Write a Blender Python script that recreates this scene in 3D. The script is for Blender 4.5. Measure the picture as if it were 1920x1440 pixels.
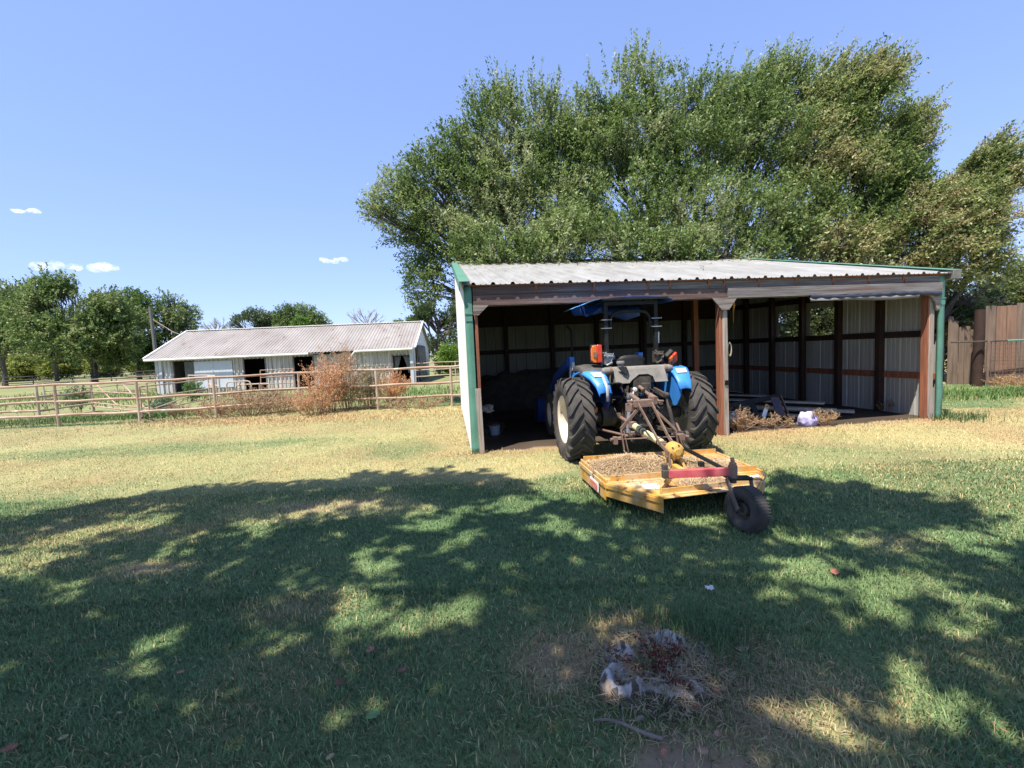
import bpy, bmesh, math, random
import numpy as np
from math import radians as RAD, sin, cos, pi
from mathutils import Vector, Matrix
random.seed(7)
for o in list(bpy.data.objects): bpy.data.objects.remove(o, do_unlink=True)
SC = bpy.context.scene
COL = SC.collection
# ------------------------------------------------------------ camera
F_PX, PITCH, ROLL, CAMH = 850.0, 0.0731, 0.0448, 1.6
cp, sp, cr, sr = cos(PITCH), sin(PITCH), cos(ROLL), sin(ROLL)
FW = Vector((0, cp, -sp)); U0 = Vector((0, sp, cp)); R0 = Vector((1, 0, 0))
RT = cr*R0 - sr*U0; UP = sr*R0 + cr*U0
cam_d = bpy.data.cameras.new('camera'); cam = bpy.data.objects.new('camera', cam_d); COL.objects.link(cam)
cam_d.sensor_fit = 'HORIZONTAL'; cam_d.sensor_width = 36; cam_d.lens = F_PX/1920*36
cam_d.clip_start = 0.05; cam_d.clip_end = 8000
m = Matrix((RT, UP, -FW)).transposed().to_4x4(); m.translation = Vector((0, 0, CAMH)); cam.matrix_world = m
SC.camera = cam
# ------------------------------------------------------------ world, sun, exposure
SUN_EL, SUN_AZ = RAD(66), math.atan2(-.646, -.763)          # azimuth measured from +Y towards +X
W = bpy.data.worlds.new('World'); SC.world = W; W.use_nodes = True
nt = W.node_tree; bg = nt.nodes['Background']
sky = nt.nodes.new('ShaderNodeTexSky'); sky.sky_type = 'NISHITA'; sky.sun_disc = False
sky.sun_elevation = SUN_EL; sky.sun_rotation = SUN_AZ % (2*pi); sky.altitude = 200
sky.air_density = 1.0; sky.dust_density = 0.15; sky.ozone_density = 2.2
tn = nt.nodes.new('ShaderNodeMix'); tn.data_type = 'RGBA'; tn.blend_type = 'MULTIPLY'; tn.inputs[0].default_value = 1; tn.inputs[7].default_value = (.97, 1.15, 1.72, 1)
gm = nt.nodes.new('ShaderNodeGamma'); gm.inputs[1].default_value = .5; nt.links.new(sky.outputs[0], gm.inputs[0]); nt.links.new(gm.outputs[0], tn.inputs[6]); nt.links.new(tn.outputs[2], bg.inputs[0]); bg.inputs[1].default_value = 0.15
sl = bpy.data.lights.new('sun', 'SUN'); sl.energy = 4.4; sl.angle = RAD(0.55); sl.color = (1.0, 0.93, 0.82)
so = bpy.data.objects.new('sun', sl); COL.objects.link(so)
SDIR = Vector((sin(SUN_AZ)*cos(SUN_EL), cos(SUN_AZ)*cos(SUN_EL), sin(SUN_EL)))
so.rotation_euler = SDIR.to_track_quat('Z', 'Y').to_euler(); so.location = (-10, -10, 20)
vs = SC.view_settings; vs.view_transform = 'Standard'; vs.look = 'None'; vs.gamma = 1; vs.exposure = 1.1
SC.cycles.max_bounces = 6; SC.cycles.diffuse_bounces = 3; SC.cycles.glossy_bounces = 2
SC.cycles.transmission_bounces = 4; SC.cycles.transparent_max_bounces = 6; SC.cycles.volume_bounces = 3
SC.cycles.use_denoising = True
# ------------------------------------------------------------ helpers
def ray(px, py): return FW + RT*((px-960)/F_PX) - UP*((py-720)/F_PX)
def gp(px, py, z=0.0):
    d = ray(px, py); t = (z-CAMH)/d.z; return Vector((d.x*t, d.y*t, z))
def at(px, py, Y):
    d = ray(px, py); t = Y/d.y; return Vector((d.x*t, Y, CAMH+d.z*t))
def V(*a): return Vector(a)
class MB:
    def __init__(s): s.v = []; s.f = []
    def add(s, vs_, fs):
        n = len(s.v); s.v += [tuple(p) for p in vs_]; s.f += [tuple(i+n for i in f) for f in fs]; return s
    def hexa(s, p): return s.add(p, [(0,3,2,1),(4,5,6,7),(0,1,5,4),(1,2,6,5),(2,3,7,6),(3,0,4,7)])
    def box(s, c, d, rz=0):
        x, y, z = d[0]/2, d[1]/2, d[2]/2; cc, ss = cos(rz), sin(rz); P = []
        for dz in (-z, z):
            for dx, dy in ((-x,-y),(x,-y),(x,y),(-x,y)): P.append((c[0]+dx*cc-dy*ss, c[1]+dx*ss+dy*cc, c[2]+dz))
        return s.hexa(P)
    def beam(s, a, b, w, h, up=(0,0,1)):
        a, b = Vector(a), Vector(b); d = (b-a).normalized(); r = d.cross(Vector(up))
        if r.length < 1e-4: r = d.cross(Vector((0,1,0)))
        r.normalize(); u = r.cross(d); P = []
        for q in (a, b):
            for i, j in ((-1,-1),(1,-1),(1,1),(-1,1)): P.append(q + r*(i*w/2) + u*(j*h/2))
        return s.hexa(P)
    def tube(s, pts, r, n=8, cap=True):
        pts = [Vector(p) for p in pts]; rs = r if isinstance(r, (list, tuple)) else [r]*len(pts)
        base = len(s.v); prev = None
        for i, p in enumerate(pts):
            d = (pts[min(i+1, len(pts)-1)] - pts[max(i-1, 0)])
            d = d.normalized() if d.length > 1e-9 else Vector((0,0,1))
            if prev is None:
                a = d.cross(Vector((0.1,0.2,1))); 
                if a.length < 1e-3: a = d.cross(Vector((1,0,0)))
            else: a = prev - d*prev.dot(d)
            a.normalize(); prev = a; b = d.cross(a)
            for k in range(n):
                t = 2*pi*k/n; s.v.append(tuple(p + (a*cos(t) + b*sin(t))*rs[i]))
        for i in range(len(pts)-1):
            for k in range(n):
                q = base+i*n; s.f.append((q+k, q+(k+1)%n, q+n+(k+1)%n, q+n+k))
        if cap:
            s.f.append(tuple(base+k for k in range(n))[::-1]); q = base+(len(pts)-1)*n; s.f.append(tuple(q+k for k in range(n)))
        return s
    def lathe(s, prof, c, ax=(0,0,1), n=24, closed=False):
        c = Vector(c); ax = Vector(ax).normalized(); a = ax.cross(Vector((0,0,1)))
        if a.length < 1e-3: a = Vector((1,0,0))
        a.normalize(); b = ax.cross(a); base = len(s.v)
        for r_, h in prof:
            for k in range(n):
                t = 2*pi*k/n; s.v.append(tuple(c + ax*h + (a*cos(t)+b*sin(t))*max(r_, 1e-4)))
        L = len(prof)
        for i in range(L if closed else L-1):
            j = (i+1) % L
            for k in range(n): s.f.append((base+i*n+k, base+i*n+(k+1)%n, base+j*n+(k+1)%n, base+j*n+k))
        return s
    def prism(s, poly, off):
        n = len(poly); off = Vector(off); P = [Vector(p) for p in poly] + [Vector(p)+off for p in poly]
        return s.add(P, [tuple(range(n))[::-1], tuple(range(n, 2*n))] + [(i, (i+1)%n, n+(i+1)%n, n+i) for i in range(n)])
    def sheet(s, rows):                                    # grid of points -> quads
        n = len(rows[0]); P = [p for r_ in rows for p in r_]
        return s.add(P, [(i*n+j, i*n+j+1, (i+1)*n+j+1, (i+1)*n+j) for i in range(len(rows)-1) for j in range(n-1)])
    def build(s, name, mat, parent=None, smooth=True, ang=35, bevel=0, solid=0, label=None):
        me = bpy.data.meshes.new(name); me.from_pydata(s.v, [], s.f); me.materials.append(mat)
        bm = bmesh.new(); bm.from_mesh(me); bmesh.ops.recalc_face_normals(bm, faces=bm.faces); bm.to_mesh(me); bm.free()
        o = bpy.data.objects.new(name, me); COL.objects.link(o)
        if parent: o.parent = parent
        if smooth:
            me.polygons.foreach_set('use_smooth', [True]*len(me.polygons)); me.set_sharp_from_angle(angle=RAD(ang))
        if solid: md = o.modifiers.new('solid', 'SOLIDIFY'); md.thickness = solid; md.offset = 0
        if bevel: md = o.modifiers.new('bevel', 'BEVEL'); md.width = bevel; md.segments = 2; md.limit_method = 'ANGLE'
        if label: o['label'] = label
        return o
def tag(o, label, cat, group=None, kind=None):
    if label: o['label'] = label
    if cat: o['category'] = cat
    if group: o['group'] = group
    if kind: o['kind'] = kind
    return o
def thing(name, label, cat, loc=(0,0,0), rz=0, group=None, tilt=None):
    o = bpy.data.objects.new(name, None); COL.objects.link(o); o.location = loc; o.rotation_euler = (0, 0, rz)
    if tilt: o.rotation_euler = (tilt[0], tilt[1], rz)
    o.empty_display_size = .2
    return tag(o, label, cat, group)
def np_mesh(name, v, f, mat, parent=None, col=None, smooth=False):
    v = np.asarray(v, np.float32); f = np.asarray(f, np.int32); M, k = f.shape
    me = bpy.data.meshes.new(name); me.vertices.add(len(v)); me.vertices.foreach_set('co', v.ravel())
    me.loops.add(M*k); me.loops.foreach_set('vertex_index', f.ravel())
    me.polygons.add(M); me.polygons.foreach_set('loop_start', np.arange(0, M*k, k, dtype=np.int32))
    if smooth: me.polygons.foreach_set('use_smooth', np.ones(M, bool))
    me.materials.append(mat)
    if col is not None:
        a = me.attributes.new('Col', 'FLOAT_COLOR', 'POINT'); c = np.ones((len(v), 4), np.float32); c[:, :3] = col
        a.data.foreach_set('color', c.ravel())
    me.update(calc_edges=True)
    o = bpy.data.objects.new(name, me); COL.objects.link(o)
    if parent: o.parent = parent
    return o
# numpy value noise
def _h(i, j, k): 
    n = (i*374761393 + j*668265263 + k*1274126177) & 0xffffffff
    n = ((n ^ (n >> 13))*1274126177) & 0xffffffff
    return ((n ^ (n >> 16)) & 0xffff)/65535.0
def n2(x, y, s=1.0, seed=0):
    x = np.asarray(x)*s; y = np.asarray(y)*s; i = np.floor(x).astype(np.int64); j = np.floor(y).astype(np.int64)
    u = x-i; v = y-j; u = u*u*(3-2*u); v = v*v*(3-2*v)
    return (_h(i,j,seed)*(1-u)+_h(i+1,j,seed)*u)*(1-v) + (_h(i,j+1,seed)*(1-u)+_h(i+1,j+1,seed)*u)*v
def n3(p, s=1.0, seed=0):
    q = np.asarray(p)*s; k = np.floor(q[:, 2]).astype(np.int64); w = q[:, 2]-k; w = w*w*(3-2*w)
    a = np.array([0.0]); f = lambda kk: n2v(q[:, 0], q[:, 1], kk, seed)
    return f(k)*(1-w) + f(k+1)*w
def n2v(x, y, k, seed):
    i = np.floor(x).astype(np.int64); j = np.floor(y).astype(np.int64); u = x-i; v = y-j; u = u*u*(3-2*u); v = v*v*(3-2*v)
    s = k*7919+seed
    return (_h(i,j,s)*(1-u)+_h(i+1,j,s)*u)*(1-v) + (_h(i,j+1,s)*(1-u)+_h(i+1,j+1,s)*u)*v
def fbm(x, y, s, seed=0): return (n2(x,y,s,seed) + .5*n2(x,y,s*2.1,seed+1) + .25*n2(x,y,s*4.3,seed+2))/1.75
def sst(a, b, x): t = np.clip((x-a)/(b-a), 0, 1); return t*t*(3-2*t)
# ------------------------------------------------------------ materials
def mat(name, c, c2=None, scale=4, rough=.65, bump=0.0, bscale=30, st=(1,1,1), metal=0, spots=None, spec=.4, attr=False, transl=0, detail=6, contrast=(.35,.65)):
    m = bpy.data.materials.new(name); m.use_nodes = True; n = m.node_tree; N = n.nodes; L = n.links
    b = N['Principled BSDF']; b.inputs['Roughness'].default_value = rough; b.inputs['Metallic'].default_value = metal
    b.inputs['Specular IOR Level'].default_value = spec
    tc = N.new('ShaderNodeTexCoord'); mp = N.new('ShaderNodeMapping'); mp.inputs['Scale'].default_value = st
    L.new(tc.outputs['Object'], mp.inputs[0]); out = None
    if attr:
        a = N.new('ShaderNodeAttribute'); a.attribute_name = 'Col'; out = a.outputs['Color']
    else:
        rgb = N.new('ShaderNodeRGB'); rgb.outputs[0].default_value = (*c, 1); out = rgb.outputs[0]
    def mixn(fac, A, B):
        x = N.new('ShaderNodeMix'); x.data_type = 'RGBA'; L.new(fac, x.inputs[0]); L.new(A, x.inputs[6])
        if isinstance(B, tuple): x.inputs[7].default_value = (*B, 1)
        else: L.new(B, x.inputs[7])
        return x.outputs[2]
    def noise(sc, lo, hi, det=6, vec=None, ro=.6):
        t = N.new('ShaderNodeTexNoise'); t.inputs['Scale'].default_value = sc; t.inputs['Detail'].default_value = det
        t.inputs['Roughness'].default_value = ro; L.new(vec or mp.outputs[0], t.inputs['Vector'])
        r = N.new('ShaderNodeMapRange'); r.inputs['From Min'].default_value = lo; r.inputs['From Max'].default_value = hi
        L.new(t.outputs[0], r.inputs[0]); return r.outputs[0]
    if c2: out = mixn(noise(scale, *contrast, detail), out, c2)
    for sp_ in (spots or []):                              # (colour, scale, lo, hi)
        out = mixn(noise(sp_[1], sp_[2], sp_[3], 8, None if len(sp_) < 5 else tc.outputs['Object'], .7), out, sp_[0])
    L.new(out, b.inputs['Base Color'])
    if bump:
        t = N.new('ShaderNodeTexNoise'); t.inputs['Scale'].default_value = bscale; t.inputs['Detail'].default_value = 5
        L.new(mp.outputs[0], t.inputs['Vector']); bp = N.new('ShaderNodeBump'); bp.inputs['Strength'].default_value = bump
        bp.inputs['Distance'].default_value = .01; L.new(t.outputs[0], bp.inputs['Height']); L.new(bp.outputs[0], b.inputs['Normal'])
    if transl:
        tr = N.new('ShaderNodeBsdfTranslucent'); L.new(out, tr.inputs[0]); mx = N.new('ShaderNodeMixShader'); mx.inputs[0].default_value = transl
        L.new(b.outputs[0], mx.inputs[1]); L.new(tr.outputs[0], mx.inputs[2]); L.new(mx.outputs[0], N['Material Output'].inputs[0])
    return m
M = {}
M['leaf'] = mat('leaf', (1,1,1), attr=True, rough=.5, spec=.4, transl=.40)
M['grass'] = mat('grass_blade', (1,1,1), attr=True, rough=.6, spec=.25, transl=.2)
M['bark'] = mat('bark', (.075,.06,.05), (.14,.12,.10), 9, .9, .5, 40, (1,1,.25))
M['deadwood'] = mat('dead_wood', (.32,.29,.26), (.22,.19,.17), 9, .9)
M['wood_grey'] = mat('weathered_wood', (.30,.27,.25), (.15,.115,.10), 6, .85, .4, 60, (.35,6,6), spots=[((.10,.05,.035), 3, .55, .62)])
M['wood_beam'] = mat('weathered_header_wood', (.24,.22,.215), (.11,.085,.08), 5, .85, .4, 60, (.3,5,7), spots=[((.16,.06,.04), 1.6, .55, .68)])
M['wood_brown'] = mat('dark_brown_header_wood', (.17,.11,.10), (.10,.06,.052), 5, .85, .4, 60, (.3,5,7), spots=[((.26,.22,.21), 1.2, .55, .7)])
M['wood_post'] = mat('weathered_post_wood', (.42,.36,.31), (.25,.19,.15), 6, .85, .5, 60, (8,8,.4), spots=[((.14,.10,.08), 7, .62, .66)])
M['wood_red'] = mat('reddish_stained_wood', (.36,.14,.075), (.20,.07,.04), 5, .75, .3, 50, (6,6,.4))
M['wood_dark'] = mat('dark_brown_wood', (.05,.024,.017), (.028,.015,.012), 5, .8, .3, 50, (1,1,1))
M['lumber'] = mat('lumber', (.50,.45,.39), (.32,.27,.22), 5, .85, .3, 60, (.5,5,5))
M['roof_white'] = mat('white_roof_metal', (.37,.37,.365), (.27,.265,.255), 2.2, .42, .05, 20, (2.2,.35,1), spots=[((.24,.20,.17), 5, .60, .72)], spec=.5)
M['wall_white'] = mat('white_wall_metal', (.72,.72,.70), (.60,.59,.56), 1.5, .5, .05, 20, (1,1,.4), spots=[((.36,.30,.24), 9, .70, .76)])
M['wall_shade'] = mat('shade_darkened_wall_metal', (.24,.235,.20), (.17,.165,.145), 1.5, .6, .05, 20, (1,1,.4))  # darker wall metal, interior shade of the back wall put into its colour
M['wall_inner'] = mat('shaded_white_wall_metal', (.44,.43,.41), (.35,.34,.32), 1.5, .5, .05, 20, (1,1,.4), spots=[((.30,.25,.21), 9, .70, .76)])  # white wall metal greyed, so the colour itself holds some interior shade
M['green'] = mat('green_trim_metal', (.085,.22,.16), (.12,.27,.20), 4, .45, .15, 8)
M['barn_wall'] = mat('barn_siding', (.62,.61,.58), (.36,.33,.29), 2.2, .6, .05, 20, (3.5,1,.22), spots=[((.22,.14,.09), 2.4, .56, .68), ((.18,.07,.045), 6, .68, .72)])
M['barn_roof'] = mat('barn_roof_metal', (.31,.29,.27), (.23,.205,.185), .8, .6, .05, 20, (1,.3,1), spots=[((.17,.12,.09), 2.5, .55, .70)])
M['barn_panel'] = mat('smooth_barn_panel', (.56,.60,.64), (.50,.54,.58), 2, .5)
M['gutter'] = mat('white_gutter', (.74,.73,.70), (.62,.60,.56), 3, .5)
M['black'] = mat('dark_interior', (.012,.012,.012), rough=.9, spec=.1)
M['curtain'] = mat('grey_curtain_fabric', (.10,.105,.10), (.17,.17,.16), 3, .95)
M['pipe'] = mat('rusty_pipe', (.33,.19,.13), (.43,.34,.26), 1.6, .75, .2, 40, spots=[((.55,.50,.42), 2.6, .58, .66), ((.16,.08,.05), 4, .60, .68)])
M['pipe_tan'] = mat('tan_weathered_pipe', (.52,.43,.33), (.40,.27,.19), 2, .75)
M['pipe_black'] = mat('dark_pipe', (.03,.028,.028), (.06,.05,.045), 2, .8)
M['rubber'] = mat('tyre_rubber', (.038,.035,.032), (.075,.066,.058), 5, .85, .3, 60, spots=[((.15,.125,.10), 7, .62, .78)])
M['rim'] = mat('cream_wheel_rim', (.72,.66,.55), (.60,.52,.40), 6, .5, spots=[((.28,.15,.08), 9, .64, .70)])
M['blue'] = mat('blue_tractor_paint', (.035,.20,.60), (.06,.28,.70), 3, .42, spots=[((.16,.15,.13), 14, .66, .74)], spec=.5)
M['blue_dk'] = mat('deep_and_shaded_blue_paint', (.012,.045,.22), (.02,.07,.30), 3, .45, spec=.5)  # darker copy of the blue; on the left fender wall it stands for shade
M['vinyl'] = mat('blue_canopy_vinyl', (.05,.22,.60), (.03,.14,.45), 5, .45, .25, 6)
M['vinyl_lt'] = mat('sunlit_blue_vinyl', (.10,.34,.70), (.06,.26,.62), 5, .5)  # paler vinyl copy, sunlight on the left flap put into the colour
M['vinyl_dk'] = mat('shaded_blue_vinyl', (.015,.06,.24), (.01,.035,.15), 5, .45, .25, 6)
M['tblack'] = mat('satin_black_metal', (.010,.010,.012), (.022,.021,.021), 8, .55, spec=.25)
M['tgrey'] = mat('dusty_grey_plastic', (.15,.14,.125), (.24,.22,.19), 5, .75, .15, 50)
M['console'] = mat('black_dusty_plastic', (.055,.053,.05), (.10,.095,.085), 5, .6)
M['greasy'] = mat('greasy_black_iron', (.03,.027,.024), (.10,.08,.06), 9, .7, .5, 25)
M['steel'] = mat('grey_steel', (.33,.35,.38), (.20,.20,.20), 6, .45, metal=.5)
M['rust'] = mat('rusty_flat_bar', (.15,.09,.068), (.21,.145,.11), 6, .8, .3, 40, spots=[((.12,.08,.06), 10, .6, .7)])
M['yellow'] = mat('yellow_mower_paint', (.58,.32,.055), (.48,.23,.04), 4, .62, .25, 20, spots=[((.50,.38,.23), 3, .44, .62), ((.14,.07,.04), 7, .57, .63), ((.10,.06,.04), 22, .62, .66)])
M['yellow_lt'] = mat('yellow_gearbox_paint', (.54,.34,.08), (.44,.27,.07), 6, .55, .2, 20, spots=[((.20,.12,.06), 12, .66, .70)])
M['fork'] = mat('worn_dark_steel', (.16,.13,.11), (.10,.08,.07), 8, .6)
M['cream'] = mat('cream_plastic_tube', (.66,.60,.32), (.50,.43,.22), 6, .6)
M['red'] = mat('faded_red_paint', (.42,.055,.07), (.52,.12,.12), 7, .6, spots=[((.14,.07,.05), 5, .60, .70)])
M['tail_red'] = mat('red_lens', (.55,.015,.01), (.62,.06,.01), 25, .18, spec=.7)
M['tail_amber'] = mat('amber_lens', (.75,.20,.02), (.60,.10,.01), 25, .18, spec=.7)
M['white'] = mat('white_sticker', (.78,.78,.76), (.66,.66,.64), 12, .5)
M['sticker_red'] = mat('red_print', (.55,.10,.06), (.62,.30,.2), 30, .6)
M['tape'] = mat('silver_tape', (.42,.44,.45), (.30,.31,.31), 14, .45)
M['tarp'] = mat('dark_blue_tarp', (.022,.026,.045), (.04,.045,.07), 6, .6, .3, 10)
M['tarp_grey'] = mat('grey_tarp_lining', (.20,.195,.20), (.13,.12,.12), 6, .8, .3, 10)
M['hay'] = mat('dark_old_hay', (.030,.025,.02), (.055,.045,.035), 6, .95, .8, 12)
M['dirt'] = mat('bare_dirt', (.15,.11,.08), (.24,.18,.13), 5, .95, .5, 30)
M['plank'] = mat('cedar_plank', (.26,.15,.10), (.16,.095,.065), 3, .85, .3, 50, (5,5,.4), spots=[((.12,.09,.08), 4, .60, .68)])
M['plank_grey'] = mat('grey_cedar_plank', (.21,.15,.11), (.12,.085,.065), 3, .85, .3, 50, (5,5,.4))
M['wire'] = mat('rusty_wire', (.09,.06,.045), (.16,.11,.08), 6, .7)
M['pole'] = mat('utility_pole_wood', (.17,.165,.145), (.11,.105,.09), 5, .9, .3, 40, (6,6,.3))
M['bucket'] = mat('grey_blue_plastic', (.34,.42,.50), (.26,.33,.40), 5, .5)
M['purple'] = mat('purple_white_plastic', (.55,.50,.66), (.30,.28,.62), 7, .45, .3, 12)
M['stone'] = mat('pale_weathered_stump_wood', (.28,.26,.25), (.15,.13,.12), 9, .9, .7, 18, spots=[((.12,.10,.085), 7, .58, .66)])
M['stick'] = mat('grey_twig', (.15,.12,.10), (.24,.19,.16), 9, .85, .3, 60)
M['rope'] = mat('old_rope', (.45,.42,.30), (.35,.32,.22), 30, .9)
M['orange_rope'] = mat('orange_string', (.62,.28,.05), (.5,.2,.03), 30, .8)
M['lug_mud'] = M['rubber']
# ------------------------------------------------------------ lawn fields
def patch(x, y, L):
    o = np.zeros_like(x)
    for (cx, cy, rx, ry, a) in L:
        d = np.sqrt(((x-cx)/rx)**2 + ((y-cy)/ry)**2) + .7*(fbm(x,y,2.2,55)-.5); o = np.maximum(o, a*sst(1.15, .55, d))
    return o
DRYP = [(-4.2,4.3,1.5,.35,.55),(-4.4,3.7,1.0,.35,.45),(-2.0,4.8,1.3,.5,.6),(-2.9,3.5,.5,.2,.7),(-.2,6.1,1.0,.9,.9),(.6,2.35,.42,.3,.9),(1.15,1.9,.6,.5,.6),(.15,2.2,.28,.35,.7),
        (.9,1.5,.6,.4,.7),(-1.45,2.85,.5,.3,.45),(-1.3,2.2,.4,.4,.3),(1.4,5.2,1.0,.5,.5),(-1.2,8.6,1.0,1.8,.6),(-5.9,6.4,4.5,1.0,.5),(4.8,7.9,3.5,.5,1.0),(7,8.1,1.8,.35,1.0),(6.2,5.6,1.8,.4,.55),
        (3.3,5.0,.6,.5,.4),(2.2,2.1,.5,.2,.35),(2.9,3.4,.35,.2,.5),(-5.4,14.1,3.2,.8,1.0),(-8.6,13.9,2.0,.6,.9),(-3.2,13.2,2.4,.9,.8),(-12,12.5,2.5,.35,.6),(.3,7.3,1.1,.25,1.0),(12.8,12.4,3,.5,.6),(-3.5,10.5,3.5,.8,.35)]
BAREP = [(-2.0,4.85,.75,.22,.75),(-2.9,3.5,.28,.1,.9),(.18,2.2,.16,.25,.8),(.62,1.52,.28,.22,1.05),(1.0,1.75,.3,.16,.6),(1.3,2.3,.18,.08,.6),(-1.45,2.85,.3,.14,.5),(.2,7.35,.9,.2,.8),(-12.2,12.4,1.2,.18,.7),(-9.4,13.3,1.5,.2,.7),
         (.05,2.7,.1,.06,.5),(1.0,1.3,.5,.3,.5),(-.05,1.7,.12,.1,.4),(4.7,8.05,3.2,.22,.6)]
GREENP = [(9.9,10.0,1.6,1.0,.75),(-12,13.3,3.5,.35,.6),(3.3,5.1,.8,.3,.3),(-2.6,15.2,2.0,1.2,.6),(12.5,13.2,3,.7,.8),(-7,8.8,4,.7,.35),(-1.9,7.8,.8,.8,.3)]
def dryf(x, y):
    w = fbm(x, y, .45, 3); w2 = fbm(x, y, 1.7, 9); f2 = n2(x, y, 7, 21)
    b = .05 + .62*sst(4.6, 6.6, y + (w-.5)*3 - .10*np.abs(x+1)*0) - .25*sst(11.5, 14.5, y)*sst(0, -4, x) + .26*(w2-.5) + .18*(f2-.5) + .25*(w-.5)
    b = b + .22*sst(2.2, 4.5, x)*sst(3.0, 4.6, y)
    b = np.maximum(b, patch(x, y, DRYP)) - patch(x, y, GREENP)
    return np.clip(b, 0, 1)
def baref(x, y): return np.clip(patch(x, y, BAREP) - .15 + .3*(n2(x, y, 9, 4)-.5), 0, 1)
def hgt(x, y):
    z = .035*(fbm(x, y, .35, 31)-.5) + .012*(n2(x, y, 2.5, 33)-.5)
    z = z + .05*np.exp(-(((x-.62)/.35)**2 + ((y-2.2)/.3)**2))
    return z
SX, SY, STH, SW, SD = -.666, 7.095, .134, 8.59, 6.37      # shed origin, angle, width, depth
SU = Vector((cos(STH), sin(STH), 0)); SN = Vector((-sin(STH), cos(STH), 0)); S0 = Vector((SX, SY, 0))
def in_shed(x, y, m_=0.0):
    a = (x-SX)*SU.x + (y-SY)*SU.y; b = (x-SX)*SN.x + (y-SY)*SN.y
    return (a > m_) & (a < SW-m_) & (b > .12+m_) & (b < SD-m_)
GREEN = np.array([.105,.185,.082]); GREEN2 = np.array([.18,.25,.10]); STRAW = np.array([.48,.42,.20]); STRAW2 = np.array([.45,.34,.17]); SOIL = np.array([.27,.185,.125])
def lawn_col(x, y, rnd=None):
    d = dryf(x, y)[:, None]; g = GREEN + (GREEN2-GREEN)*fbm(x, y, .9, 77)[:, None]; s = STRAW + (STRAW2-STRAW)*sst(.35, .7, fbm(x, y, .8, 88))[:, None]
    return g*(1-d)+s*d
# ground sheet, one graded grid out to the horizon
def graded(lo, hi, step, far, g=1.22):
    a = list(np.arange(lo, hi, step)); s = step
    while a[-1] < far: s *= g; a.append(a[-1]+s)
    s = step; b = [lo]
    while b[-1] > -far: s *= g; b.append(b[-1]-s)
    return np.array(sorted(set(b[1:]+a)))
gx = graded(-16, 15, .12, 2500); gy = graded(0.5, 17, .12, 2500)
X, Y = np.meshgrid(gx, gy); xf, yf = X.ravel(), Y.ravel()
zz = hgt(xf, yf)*sst(60, 20, np.abs(xf)+np.abs(yf))
cc = lawn_col(xf, yf)*.72; b_ = baref(xf, yf)[:, None]; cc = cc*(1-b_) + SOIL*b_
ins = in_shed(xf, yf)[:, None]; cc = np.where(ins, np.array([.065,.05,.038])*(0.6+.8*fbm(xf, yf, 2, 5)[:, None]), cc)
nx, ny = len(gx), len(gy); ii = (np.arange(ny-1)[:, None]*nx + np.arange(nx-1)[None]).ravel()
M['ground'] = mat('lawn_ground', (1,1,1), attr=True, rough=.95, spec=.1, bump=.9, bscale=45, spots=[((.05,.07,.03), 60, .60, .72)])
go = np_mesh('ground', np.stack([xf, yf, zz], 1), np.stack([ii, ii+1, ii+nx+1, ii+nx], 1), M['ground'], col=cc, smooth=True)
tag(go, None, None, kind='structure')
# ------------------------------------------------------------ grass blades
rng = np.random.default_rng(5)
def blades(n, ylo, yhi, hmin, hmax, wid, seg2=True, xr=None, dens=None, flat=.7):
    y = rng.uniform(ylo, yhi, n*2)
    if xr: x = rng.uniform(xr[0], xr[1], n*2)
    else:
        x = rng.uniform(-1, 1, n*2)*(yhi*1.2+.6)
        k = (np.abs(x+.05*y) < y*1.2+.5); x = x[k]; y = y[k]
    k = ~in_shed(x, y, -.02) if xr is None else np.ones(len(x), bool); x, y = x[k], y[k]
    p = 1 - .93*baref(x, y); 
    if dens is not None: p = p*dens(x, y)
    k = rng.random(len(x)) < p; x, y = x[k][:n], y[k][:n]; n = len(x)
    d = dryf(x, y); clump = .55+.9*fbm(x, y, 3.5, 61)
    h = rng.uniform(hmin, hmax, n)*clump; az = rng.uniform(0, 2*pi, n); tl = rng.uniform(.15, 1.0, n)**.8*flat*1.45
    dx, dy = np.cos(az), np.sin(az); px, py = -dy, dx; w = wid*rng.uniform(.6, 1.3, n); z0 = hgt(x, y)-.004
    isd = (rng.random(n) < d*1.05*np.where(y < 4.4, .75, 1))[:, None]
    g = GREEN + (GREEN2-GREEN)*np.clip(fbm(x, y, .9, 77)+rng.normal(0, .25, n), 0, 1)[:, None]
    s = STRAW + (STRAW2-STRAW)*np.clip(sst(.35, .7, fbm(x, y, .8, 88))+rng.normal(0, .3, n), 0, 1)[:, None]
    c = np.where(isd, s, g)*rng.uniform(.55, 1.55, n)[:, None]
    pt = lambda a, e, hz: np.stack([x+px*w*e+dx*a, y+py*w*e+dy*a, z0+hz], 1)
    r1, r2 = h*.5*np.sin(tl*.6), h*np.sin(tl); z1, z2 = h*.5*np.cos(tl*.6), h*.5*np.cos(tl*.6)+h*.5*np.cos(np.minimum(tl*1.5, 1.5))
    if seg2:
        v = np.stack([pt(0,-.5,0), pt(0,.5,0), pt(r1,.4,z1), pt(r2,0,z2), pt(r1,-.4,z1)], 1); k = 5
        # quad + tri as two quads sharing apex: emit (0,1,2,4) and (4,2,3) as tris only
        b = np.arange(n)[:, None]*5; f = np.concatenate([b+np.array([0,1,2]), b+np.array([0,2,4]), b+np.array([4,2,3])], 0)
    else:
        v = np.stack([pt(0,-.5,0), pt(0,.5,0), pt(r2,0,z2)], 1); k = 3; f = np.arange(n)[:, None]*3+np.array([0,1,2])
    return v.reshape(-1, 3), f, np.repeat(c, k, 0)
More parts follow.
